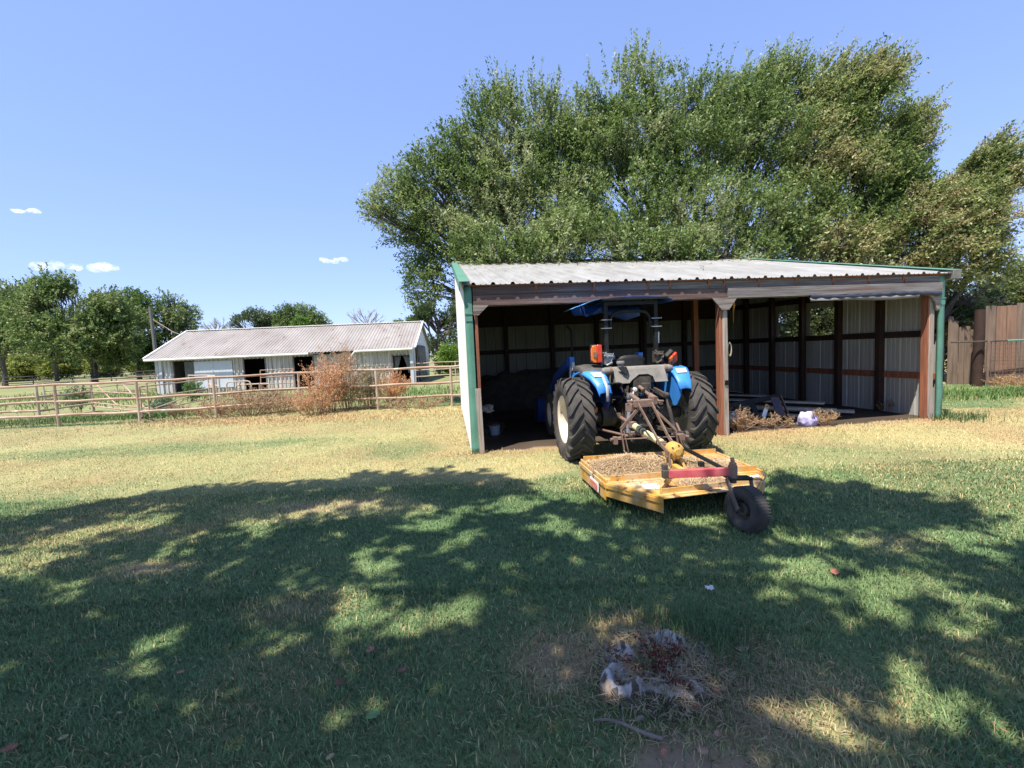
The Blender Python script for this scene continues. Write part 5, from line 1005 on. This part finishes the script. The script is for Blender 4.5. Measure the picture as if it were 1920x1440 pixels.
# tufts: taller grass near fence, sheds, mower skirt
def tufts(spots, seed):
    out = []; 
    for i, (px, py, rx, ry, n, h0, h1, w, col) in enumerate(spots):
        c = gp(px, py); r = np.random.default_rng(seed+i); x = c.x+r.normal(0, rx, n); y = c.y+r.normal(0, ry, n); k = ~in_shed(x, y); x, y = x[k], y[k]; n = len(x)
        h = r.uniform(h0,h1,n); az = r.uniform(0,2*pi,n); tl = r.uniform(.1,.9,n) if col[0] < col[1] else r.uniform(.5,1.45,n); dx, dy = np.cos(az), np.sin(az); z0 = hgt(x,y)-.01; w_ = w*r.uniform(.6,1.3,n)
        P = lambda a, e, z: np.stack([x-dy*w_*e+dx*a, y+dx*w_*e+dy*a, z0+z], 1)
        v = np.stack([P(0,-.5,0),P(0,.5,0),P(h*.35*np.sin(tl),.4,h*.6*np.cos(tl*.6)),P(h*np.sin(tl),0,h*np.cos(tl)*.9),P(h*.35*np.sin(tl),-.4,h*.6*np.cos(tl*.6))],1).reshape(-1,3); b = np.arange(n)[:,None]*5
        f = np.concatenate([b+np.array([0,1,2]),b+np.array([0,2,4]),b+np.array([4,2,3])],0); cl = np.array(col)*r.uniform(.65,1.35,(n,1)); out.append((v,f,np.repeat(cl,5,0)))
    return join_np(out)
GG = (.09,.15,.055); ST = (.48,.36,.19)
v, f, c = tufts([(1185,945,.30,.10,700,.05,.13,.006,GG),(1130,925,.25,.12,500,.04,.10,.006,GG),(1300,950,.45,.06,260,.03,.10,.004,(.20,.25,.12)),(1400,990,.35,.15,600,.03,.09,.005,GG),
   (1300,1190,.18,.10,500,.08,.20,.004,(.08,.16,.06)),(1340,1230,.14,.12,400,.08,.20,.004,(.10,.17,.07)),(1300,1330,.20,.12,500,.04,.11,.003,(.16,.17,.08)),(1390,1290,.20,.15,500,.04,.11,.003,(.30,.27,.14)),(1180,1185,.13,.08,380,.03,.09,.0030,ST),(1210,1210,.20,.14,600,.02,.06,.003,ST),(1280,1250,.18,.10,300,.02,.06,.003,ST),
   (1250,1165,.16,.05,90,.06,.15,.0028,(.25,.26,.13)),(1100,1240,.14,.14,300,.03,.08,.003,ST),(1140,1160,.06,.04,26,.08,.16,.003,(.42,.35,.20)),(1480,1330,.25,.25,300,.03,.08,.003,(.28,.22,.13)),
   (880,850,.25,.10,300,.04,.10,.008,ST),(1785,785,.3,.2,500,.08,.22,.010,GG),(1850,740,1.2,.5,3500,.10,.25,.014,(.12,.20,.06)),(1700,790,.8,.12,500,.03,.09,.007,(.50,.32,.18)),(1500,808,1.2,.15,900,.03,.09,.007,(.50,.32,.18)),
   (200,785,2.0,.35,3500,.10,.24,.018,(.10,.17,.05)),(60,795,1.6,.3,1500,.06,.16,.018,(.16,.19,.08)),(470,790,1.8,.4,2600,.05,.16,.012,(.42,.28,.15)),(640,785,1.8,.45,2600,.04,.14,.012,(.50,.36,.18)),(800,775,1.5,.6,1800,.04,.13,.012,(.50,.38,.2)),(330,790,1.0,.25,900,.05,.15,.016,(.38,.28,.15)),
   (760,740,2.4,1.6,2600,.1,.25,.03,(.15,.24,.08)),(300,745,4.5,2.5,3500,.1,.25,.04,(.17,.24,.08)),(120,745,6,2.5,3500,.1,.25,.04,(.19,.25,.08))], 300)
tag(np_mesh('tall_grass', v, f, M['grass'], col=c), 'unmown taller tufts of green and dry grass round fences, posts and stump', 'grass', kind='stuff')
# ============================================================ STUMP and foreground bits
sc_ = gp(1215, 1265); t = thing('tree_stump', 'low broken weathered stump crumbling in the grass in the foreground', 'stump', (sc_.x, sc_.y, 0))
def rs(px, py, z=0): return gp(px, py, z)-sc_
N1 = 120; lx = np.linspace(-.36,.36,N1); ly = np.linspace(-.34,.34,N1); GX_, GY_ = np.meshgrid(lx, ly); gx1, gy1 = GX_.ravel(), GY_.ravel()
ang_ = np.arctan2(gy1, gx1); rr_ = np.sqrt((gx1/1.05)**2+(gy1/.95)**2)+.05*(n2(gx1, gy1, 9, 2)-.5); rimr = .165+.06*np.sin(ang_*2+.6)+.045*np.sin(ang_*3+2)+.03*np.sin(ang_*7+1)+.05*(n2(gx1,gy1,16,19)-.5)
brk = .12+.88*sst(.38,.62,n2(ang_*1.6+9, rr_*0, 1.5, 6))                      # broken rim: higher and lower stretches
fib = n2(ang_*9, rr_*5, 1.6, 12)*.5+n2(gx1, gy1, 42, 13)*.5                    # fibrous grain radiating outwards
zz1 = .050*brk*np.exp(-((rr_-rimr)/.055)**2)*(.45+1.1*fib) + .022*sst(.30,.12,rr_) + .030*sst(.34,.16,rr_)*(n2(gx1,gy1,14,15)-.35) + .006*(fib-.5) - .035*np.exp(-(rr_/.09)**2) - .03*sst(.24,.34,rr_)
zz1 += .03*np.exp(-(((gx1-.10)/.09)**2+((gy1+.20)/.10)**2))*(.6+.8*fib)
k_ = n2(gx1, gy1, 11, 16); wood = np.array([.40,.37,.355])*(0.65+.7*fib[:,None]); bark_ = np.array([.085,.068,.055])*(0.6+.9*fib[:,None]); tanw = np.array([.38,.29,.21])*(0.6+.8*fib[:,None])
c1 = np.where((k_ > .45)[:,None], wood, tanw*.8); k2_ = n2(gx1*1.0, gy1*1.0, 30, 27); c1 = np.where((zz1 < .022)[:,None] | (k_ < .22)[:,None] | (k2_ < .30)[:,None], bark_, c1)
ii = (np.arange(N1-1)[:,None]*N1+np.arange(N1-1)[None]).ravel(); f1 = np.stack([ii,ii+1,ii+N1+1,ii+N1],1); keepf = (rr_ < .335)[f1].all(1)
M['stump'] = mat('broken_stump_wood', (1,1,1), attr=True, rough=.95, spec=.1, bump=.9, bscale=70)
so_ = np_mesh('stump_wood', np.stack([gx1+.03, gy1+.02, zz1+.03], 1), f1[keepf], M['stump'], t, c1, smooth=True)
mb = MB(); r_ = random.Random(12)                              # upright splinters of the rim
for k in range(90):
    a = r_.uniform(0, 2*pi); q = .175+.05*sin(a*2+.6)+.035*sin(a*5+1)+r_.gauss(0,.015); x, y = q*cos(a)*1.05+.03, q*sin(a)*.95+.02; l_ = r_.uniform(.02,.055); ta = a+pi/2
    mb.prism([(x-l_*.5*cos(ta), y-l_*.5*sin(ta), .015),(x+l_*.5*cos(ta), y+l_*.5*sin(ta), .015),(x+l_*.35*cos(ta), y+l_*.35*sin(ta), .055+r_.uniform(.0,.03)),(x-l_*.3*cos(ta), y-l_*.3*sin(ta), .05+r_.uniform(0,.025))], (.008*cos(a),.008*sin(a),.004))
mb.tube([(.03+.19*cos(a_), .02+.17*sin(a_), .012) for a_ in np.linspace(0, 2*pi, 40)], .022, 5); mb.build('splinters', M['stone'], t, smooth=False)
n_ = 4200; x = rng.normal(.05,.27,n_)+.04*rng.normal(size=n_); y = rng.normal(-.03,.19,n_); x = x+.35*np.abs(np.minimum(y,0)); z = .045+.06*np.exp(-((np.hypot(x,y)-.18)/.07)**2)*rng.random(n_)+rng.uniform(-.01,.012,n_); k = np.hypot(x,y) > .34; z[k] = rng.uniform(.005,.025,k.sum())
az = rng.uniform(0,2*pi,n_); L_ = rng.uniform(.015,.075,n_); w_ = rng.uniform(.0008,.0018,n_); dx, dy = np.cos(az), np.sin(az); tz = rng.normal(0,.25,n_); bend = rng.normal(0,.3,n_)
def q3(a, e): return np.stack([x+dx*L_*a-dy*(w_*e+bend*L_*a*a), y+dy*L_*a+dx*(w_*e+bend*L_*a*a), z+L_*tz*a*(1.2-a)], 1)
v6 = np.stack([q3(0,1),q3(0,-1),q3(.5,-1),q3(.5,1),q3(1,-.4),q3(1,.4)],1).reshape(-1,3); b = np.arange(n_)[:,None]*6; f6 = np.concatenate([b+np.array([0,1,2,3]), b+np.array([3,2,4,5])],0)
c6 = np.repeat(np.array([.40,.31,.19])*rng.uniform(.45,1.35,(n_,1)), 6, 0); o = np_mesh('dry_litter', v6, f6, M['grass'], col=c6); o.location = (sc_.x+.03, sc_.y+.01, .01)
tag(o, 'tangled dry straw and thatch lying over the broken stump', 'straw', kind='stuff')
# dead red-brown fern-like weed on the stump
M['fern'] = mat('dead_red_fern', (.10,.025,.018), (.16,.05,.03), 8, .8)
t = thing('dead_fern', 'dead dark red-brown sprig standing on the broken stump', 'plant', (sc_.x, sc_.y, .03)); mb = MB(); r_ = random.Random(6); P_, D2 = [], []
for (bx0, by0, tx, ty, hh) in ((1245,1290,1238,1215,.23),(1245,1290,1262,1215,.20),(1225,1300,1150,1235,.10),(1240,1295,1200,1200,.14),(1245,1285,1275,1225,.13),(1230,1300,1290,1300,.05),(1235,1290,1225,1225,.15)):
    a = rs(bx0,by0); b = rs(tx,ty,hh)-V(0,0,.0); pp = [a.lerp(b,u)+V(0,0,.02*sin(u*pi)) for u in np.linspace(0,1,6)]; mb.tube(pp, [.0022]*5+[.001], 4)
    for u in np.linspace(.15,1,15):
        for s in (-1,1): P_.append(tuple(a.lerp(b,u)+V(0,0,.02*sin(u*pi)))); D2.append((s*.8+r_.uniform(-.2,.2), r_.uniform(-.4,.4), .45))
mb.build('stems', M['fern'], t); v, f, c = leaves(np.array(P_), unit(np.array(D2)), 2, .026, .027, [(.13,.025,.018),(.19,.05,.03),(.08,.02,.015)], 5, aspect=.35, droop=.3); np_mesh('withered_leaflets', v, f, M['leaf'], t, c)
# stick
c0 = gp(1180, 1372); mb = MB(); pts = [gp(*q, z)-c0 for *q, z in ((1112,1350,.028),(1140,1349,.032),(1168,1357,.038),(1195,1369,.036),(1222,1380,.034),(1242,1385,.030))]
mb.tube([p+V(0,0,0) for p in pts], [.004,.006,.007,.0075,.008,.0075], 8); mb.tube([pts[2], pts[2]+V(.01,.035,.01), pts[2]+V(.015,.08,.02)], [.003,.002,.001], 5)
o = mb.build('stick', M['stick'], None, ang=70); o.location = c0; tag(o, 'thin grey fallen stick lying in front of the stump', 'stick')
c0 = gp(1160, 1362); 
# fallen leaves
def fallen(px, py, s, rz, col, label, curl=.5, lobed=True):
    c = gp(px, py); z = float(hgt(np.array([c.x]), np.array([c.y]))[0])+.026; s = s*.85; rows = []; n = 9
    prof = [.05,.35,.75,.55,1.0,.6,.8,.35,.03] if lobed else [.05,.5,.85,1,1,.9,.7,.4,.03]
    for i in range(n): u = i/(n-1)*2-1; w = prof[i]*.42; rows.append([V(u*s/2, w*s*j, s*curl*(.22*(j*w*1.6)**2+.12*u*u+.05*sin(i*2.1+j*2))) for j in (-1,-.5,0,.5,1)])
    m_ = mat('dry_leaf', col, tuple(k*.6 for k in col), 40, .7, transl=.15); o = MB().sheet(rows).build('fallen_leaf', m_, None, ang=80, solid=.0006); o.location = (c.x, c.y, z); o.rotation_euler = (.15*sin(px), .2*cos(py), rz); tag(o, label, 'leaf', 'fallen dry leaves on the lawn')
fallen(1392,1228,.085,-.35,(.55,.40,.28),'long curled pale leaf lying right of the stump',1.0)
fallen(1345,1310,.07,1.2,(.38,.17,.09),'reddish brown lobed leaf in the grass right of the stump')
fallen(1310,1340,.055,.3,(.30,.13,.07),'dark brown leaf among green blades just below the stump')
fallen(1195,1327,.05,2.0,(.42,.20,.10),'orange-brown leaf just above the grey stick')
fallen(1200,1360,.05,.2,(.34,.25,.19),'greyish tan leaf touching the grey stick')
fallen(1245,1422,.045,.8,(.50,.22,.12),'small orange leaf lowest in the photo below the stick')
fallen(1318,1420,.055,2.4,(.55,.32,.22),'pinkish leaf at the bottom edge right of the small orange leaf')
fallen(1345,1388,.05,1.0,(.46,.26,.18),'pinkish brown leaf on bare soil right of the stick')
fallen(1565,1078,.085,.9,(.48,.20,.12),'red-brown leaf far right of the stump near the sunny patch',.8)
fallen(695,1230,.075,1.4,(.48,.24,.15),'upright tan leaf left of centre in the shaded lawn',1.1)
fallen(755,1268,.06,.4,(.26,.12,.08),'dark brown leaf just right of and below the tan one')
fallen(635,1290,.06,2.2,(.22,.10,.06),'dark leaf lying left of and below the tan one')
fallen(340,1270,.045,.5,(.46,.24,.12),'small orange leaf left of centre in the dark grass',.8)
fallen(475,1077,.05,.2,(.30,.12,.07),'small dark red leaf in the upper part of the shaded lawn')
fallen(20,1415,.07,.5,(.34,.15,.08),'brown leaf in the bottom left corner')
fallen(120,1395,.05,1.5,(.48,.40,.18),'yellowish leaf near the bottom left corner')
fallen(95,1250,.05,2.1,(.28,.13,.08),'brown leaf at the far left edge of the lawn')
fallen(700,1352,.09,.9,(.20,.34,.12),'fresh green leaf near the bottom, left of the bare soil',.4)
fallen(620,1432,.05,1.3,(.46,.38,.2),'pale tan leaf on the bottom edge left of centre')
fallen(1560,1250,.04,1.3,(.50,.33,.2),'small tan leaf at the far right of the stump')
c0 = gp(1331, 1113); rows = [[V((i-2)*.012,(j-2)*.011,.008*sin(i*2.2+j*1.7)) for j in range(5)] for i in range(5)]; o = MB().sheet(rows).build('paper_scrap', M['white'], None, solid=.001); o.location = (c0.x, c0.y, .04); tag(o, 'small crumpled white paper scrap on the grass above the stump', 'paper')
# scattered bits over the lawn and leaf litter along the back of the shed roof
def bits(name, label, cat, P_, size, cols, seed, nrm=None):
    r = np.random.default_rng(seed); n = len(P_); az = r.uniform(0,2*pi,n); L_ = size*r.uniform(.4,1.5,n); w_ = L_*r.uniform(.12,.5,n); dx, dy = np.cos(az), np.sin(az); t1, t2 = r.normal(0,.3,n), r.normal(0,.3,n)
    q = lambda a, e: P_+np.stack([dx*L_*a-dy*w_*e, dy*L_*a+dx*w_*e, L_*t1*a+w_*t2*e+.3*L_*a*a], 1)
    v = np.stack([q(-.5,0),q(0,-.5),q(.5,0),q(0,.5)],1).reshape(-1,3); c = np.repeat(np.array(cols)[r.integers(0,len(cols),n)]*r.uniform(.6,1.3,(n,1)),4,0)
    return tag(np_mesh(name, v, np.arange(n)[:,None]*4+np.arange(4), M['leaf'], col=c), label, cat, kind='stuff')
r = np.random.default_rng(91); n = 5200; y = r.uniform(1.0, 9, n); x = r.uniform(-1.2,1.2,n)*y; k = ~in_shed(x, y); x, y = x[k], y[k]
bits('lawn_litter', 'small bits of dead leaf, twig and straw scattered through the lawn', 'litter', np.stack([x, y, hgt(x,y)+r.uniform(.006,.03,len(x))],1), .022, [(.30,.20,.12),(.20,.12,.08),(.40,.32,.20),(.10,.07,.05),(.34,.17,.09)], 92)
n = 1500; u_ = r.uniform(.1,SW,n); w_ = SD+.2-np.abs(r.normal(0,.9,n))-.12; zr = HE+.055+slope*w_
bits('roof_litter', 'fallen leaves and twigs lying along the back of the white shed roof', 'litter', np.array([tuple(sp(a_, b_, c_)) for a_, b_, c_ in zip(u_, w_, zr)]), .075, [(.22,.16,.09),(.14,.10,.06),(.20,.22,.08),(.34,.27,.16)], 93)
mb = MB(); mb.tube([sp(4.9,1.6,HE+.07+slope*1.6), sp(5.15,2.0,HE+.10+slope*2.0), sp(5.35,2.5,HE+.08+slope*2.5)], [.008,.007,.003], 5); tag(mb.build('roof_twig', M['stick'], None), 'thin bare twig lying on the white shed roof above the middle post', 'twig')
# ============================================================ SHADE TREE behind the camera (throws the foreground shade)
SH = [(0,975),(120,958),(210,935),(330,922),(470,912),(600,903),(650,893),(800,886),(905,890),(985,905),(955,918),(1050,945),(1130,965),(1260,968),(1400,975),(1455,930),(1470,893),(1560,905),(1640,915),(1700,925),(1790,945),(1872,965),(1830,985),(1700,990),(1560,985),(1640,1010),(1760,1040),(1920,1045)]
poly = [gp(*p).xy for p in SH]; poly = [(-11,4.3),(-7,4.6)]+[tuple(p) for p in poly]+[(5,3.2),(4.2,1.6),(3,.5),(-3.5,.5),(-11,3.0)]
def inpoly(x, y, P):
    c = np.zeros(len(x), bool); n = len(P); j = n-1
    for i in range(n):
        xi, yi = P[i]; xj, yj = P[j]; k = ((yi > y) != (yj > y)) & (x < (xj-xi)*(y-yi)/((yj-yi) or 1e-9)+xi); c ^= k; j = i
    return c
LS = [(210,995,.45,.12),(100,1015,.3,.1),(60,1050,.35,.14),(280,965,.35,.10),(520,975,.22,.08),(640,950,.35,.10),(430,1000,.15,.06),(300,1045,.20,.08),(500,1000,.2,.07),(850,1015,.16,.09),(780,985,.28,.10),(740,955,.2,.07),(930,950,.28,.12),(860,965,.2,.08),(590,1100,.11,.08),(710,1090,.14,.11),(620,1178,.13,.07),(760,1180,.14,.08),(860,1150,.14,.08),
      (1170,1022,.10,.05),(1040,985,.16,.06),(1478,1088,.13,.12),(1620,1085,.32,.10),(1560,1060,.2,.08),(1760,1090,.22,.08),(1860,1120,.18,.10),(1900,1125,.10,.10),(1740,1170,.14,.07),(1800,1200,.12,.07),(1580,1345,.10,.07),(1750,1320,.12,.09),(1700,1180,.08,.05),(1175,1185,.09,.07),(650,1120,.1,.05),(470,1060,.12,.05),(690,1045,.14,.05),
      (1500,1010,.25,.08),(1660,1000,.3,.05),(1800,1010,.3,.05),(340,1010,.15,.07),(1300,985,.3,.05),(1000,935,.25,.06),(1090,1000,.12,.05),(150,1095,.15,.07),(20,1090,.15,.08),(310,1210,.08,.06),(1050,1040,.08,.04),(960,1085,.06,.04),(1290,1060,.07,.04)]
r = np.random.default_rng(77); ga, gb = np.meshgrid(np.arange(-11,6,.125), np.arange(.4,6.6,.125)); gx_, gy_ = ga.ravel()+r.uniform(-.07,.07,ga.size), gb.ravel()+r.uniform(-.07,.07,ga.size); k = inpoly(gx_, gy_, poly); gx_, gy_ = gx_[k], gy_[k]; keep = np.ones(len(gx_), bool)
for px, py, a, b in LS: c_ = gp(px, py); keep &= ((gx_-c_.x)/(a*.95+.11))**2+((gy_-c_.y)/(b*1.3+.12))**2 > 1
gx_, gy_ = gx_[keep], gy_[keep]; kn = n2(gx_, gy_, 2.6, 5) > .05; gx_, gy_ = gx_[kn], gy_[kn]
hh = 5.9+2.4*r.random(len(gx_))+.35*np.maximum(gy_-3,0)+.45*np.maximum(-gx_-3,0); sx, sy = SDIR.x/SDIR.z, SDIR.y/SDIR.z; Pc = np.stack([gx_+hh*sx, gy_+hh*sy, hh], 1)
q = Pc-np.array([0,0,CAMH]); zc = q@np.array(FW); xc = q@np.array(RT); yc = q@np.array(UP); visf = lambda Q: (lambda z_, x_, y_: (z_ > .1) & (np.abs(x_/np.maximum(z_,.1))*F_PX < 1010) & (y_/np.maximum(z_,.1)*F_PX < 800))((Q-np.array([0,0,CAMH]))@np.array(FW), (Q-np.array([0,0,CAMH]))@np.array(RT), (Q-np.array([0,0,CAMH]))@np.array(UP))
for _ in range(14):
    vv_ = visf(Pc); hh = hh+.5*vv_; Pc = np.stack([gx_+hh*sx, gy_+hh*sy, hh], 1)
vis = visf(Pc); print('crown', len(Pc), vis.sum(), hh.max()) # & (np.abs(xc/np.maximum(zc,.1))*F_PX < 1010) & (yc/np.maximum(zc,.1)*F_PX < 800); Pc = Pc[~vis]
tb = V(-2.6,-4.6,0); st_ = thing('shade_tree', 'large oak standing behind the camera whose crown shades the foreground lawn', 'tree', tb)
Dv = unit(r.normal(0,.6,(len(Pc),3))+np.array([0,0,.2])); v, f, c = leaves(Pc, Dv, 18, .30, .17, DT, 78, aspect=.65); np_mesh('crown', v-np.array(tb), f, M['leaf'], st_, c)
tk = MB().tube([(0,0,-.2),(0,0,.4),(.1,.1,2.5),(.2,.2,3.6)], [.6,.42,.34,.3], 14).build('trunk', M['bark'], st_, ang=70); mb = MB(); rr = random.Random(2)
for kk in rr.sample(range(len(Pc)), 34): e = Vector(Pc[kk])-tb; a = V(.2,.2,3.5); md_ = a.lerp(e,.5)+V(0,0,.5); mb.tube([a, a.lerp(md_,.5)+V(0,0,.2), md_, e], [.08,.04,.02,.008], 5, False)
mb.build('branches', M['bark'], tk, ang=80)
# ============================================================ CLOUDS
def cloud(px, py, wpx, hpx, seed, label):
    Yd = 1500; c = at(px, py, Yd); k = Yd/F_PX; w, h = wpx*k/2, hpx*k/2
    bm = bmesh.new(); r_ = random.Random(seed)
    for i in range(9):
        s = r_.uniform(.28,.55); u = r_.uniform(-.72,.72); mtx = Matrix.Translation((u*w, r_.uniform(-.3,.3)*w, (r_.uniform(-.25,.35)*(1-abs(u)))*h)) @ Matrix.Diagonal((w*s*.62, w*s*.6, h*s*1.15, 1)); bmesh.ops.create_icosphere(bm, subdivisions=3, radius=1, matrix=mtx)
    me = bpy.data.meshes.new('cloud'); bm.to_mesh(me); bm.free(); o = bpy.data.objects.new('cloud', me); COL.objects.link(o); o.location = c
    md = o.modifiers.new('remesh', 'REMESH'); md.mode = 'VOXEL'; md.voxel_size = max(1.2, h*.09)
    m_ = bpy.data.materials.new('cloud_vapour'); m_.use_nodes = True; nt = m_.node_tree; nt.nodes.remove(nt.nodes['Principled BSDF']); pv = nt.nodes.new('ShaderNodeVolumePrincipled'); pv.inputs['Color'].default_value = (1,1,1,1); pv.inputs['Anisotropy'].default_value = .2
    tx = nt.nodes.new('ShaderNodeTexCoord'); no = nt.nodes.new('ShaderNodeTexNoise'); no.inputs['Scale'].default_value = 5.5/w; no.inputs['Detail'].default_value = 7; no.inputs['Roughness'].default_value = .65; mr = nt.nodes.new('ShaderNodeMapRange'); mr.inputs[1].default_value = .45; mr.inputs[2].default_value = .66; mr.inputs[4].default_value = 1.3/h
    nt.links.new(tx.outputs['Object'], no.inputs['Vector']); nt.links.new(no.outputs[0], mr.inputs[0]); nt.links.new(mr.outputs[0], pv.inputs['Density']); nt.links.new(pv.outputs[0], nt.nodes['Material Output'].inputs['Volume']); me.materials.append(m_)
    o['label'] = label; o['category'] = 'cloud'; o['group'] = 'small clouds above the left trees'
cloud(106,499,88,34,1,'largest small white cloud above the left trees'); cloud(177,502,84,26,2,'white cloud just right of the largest one'); cloud(628,488,58,17,3,'tiny white cloud alone above the stable roof'); cloud(48,395,56,12,4,'faint wisp of cloud high at the left edge')
bpy.context.view_layer.update()
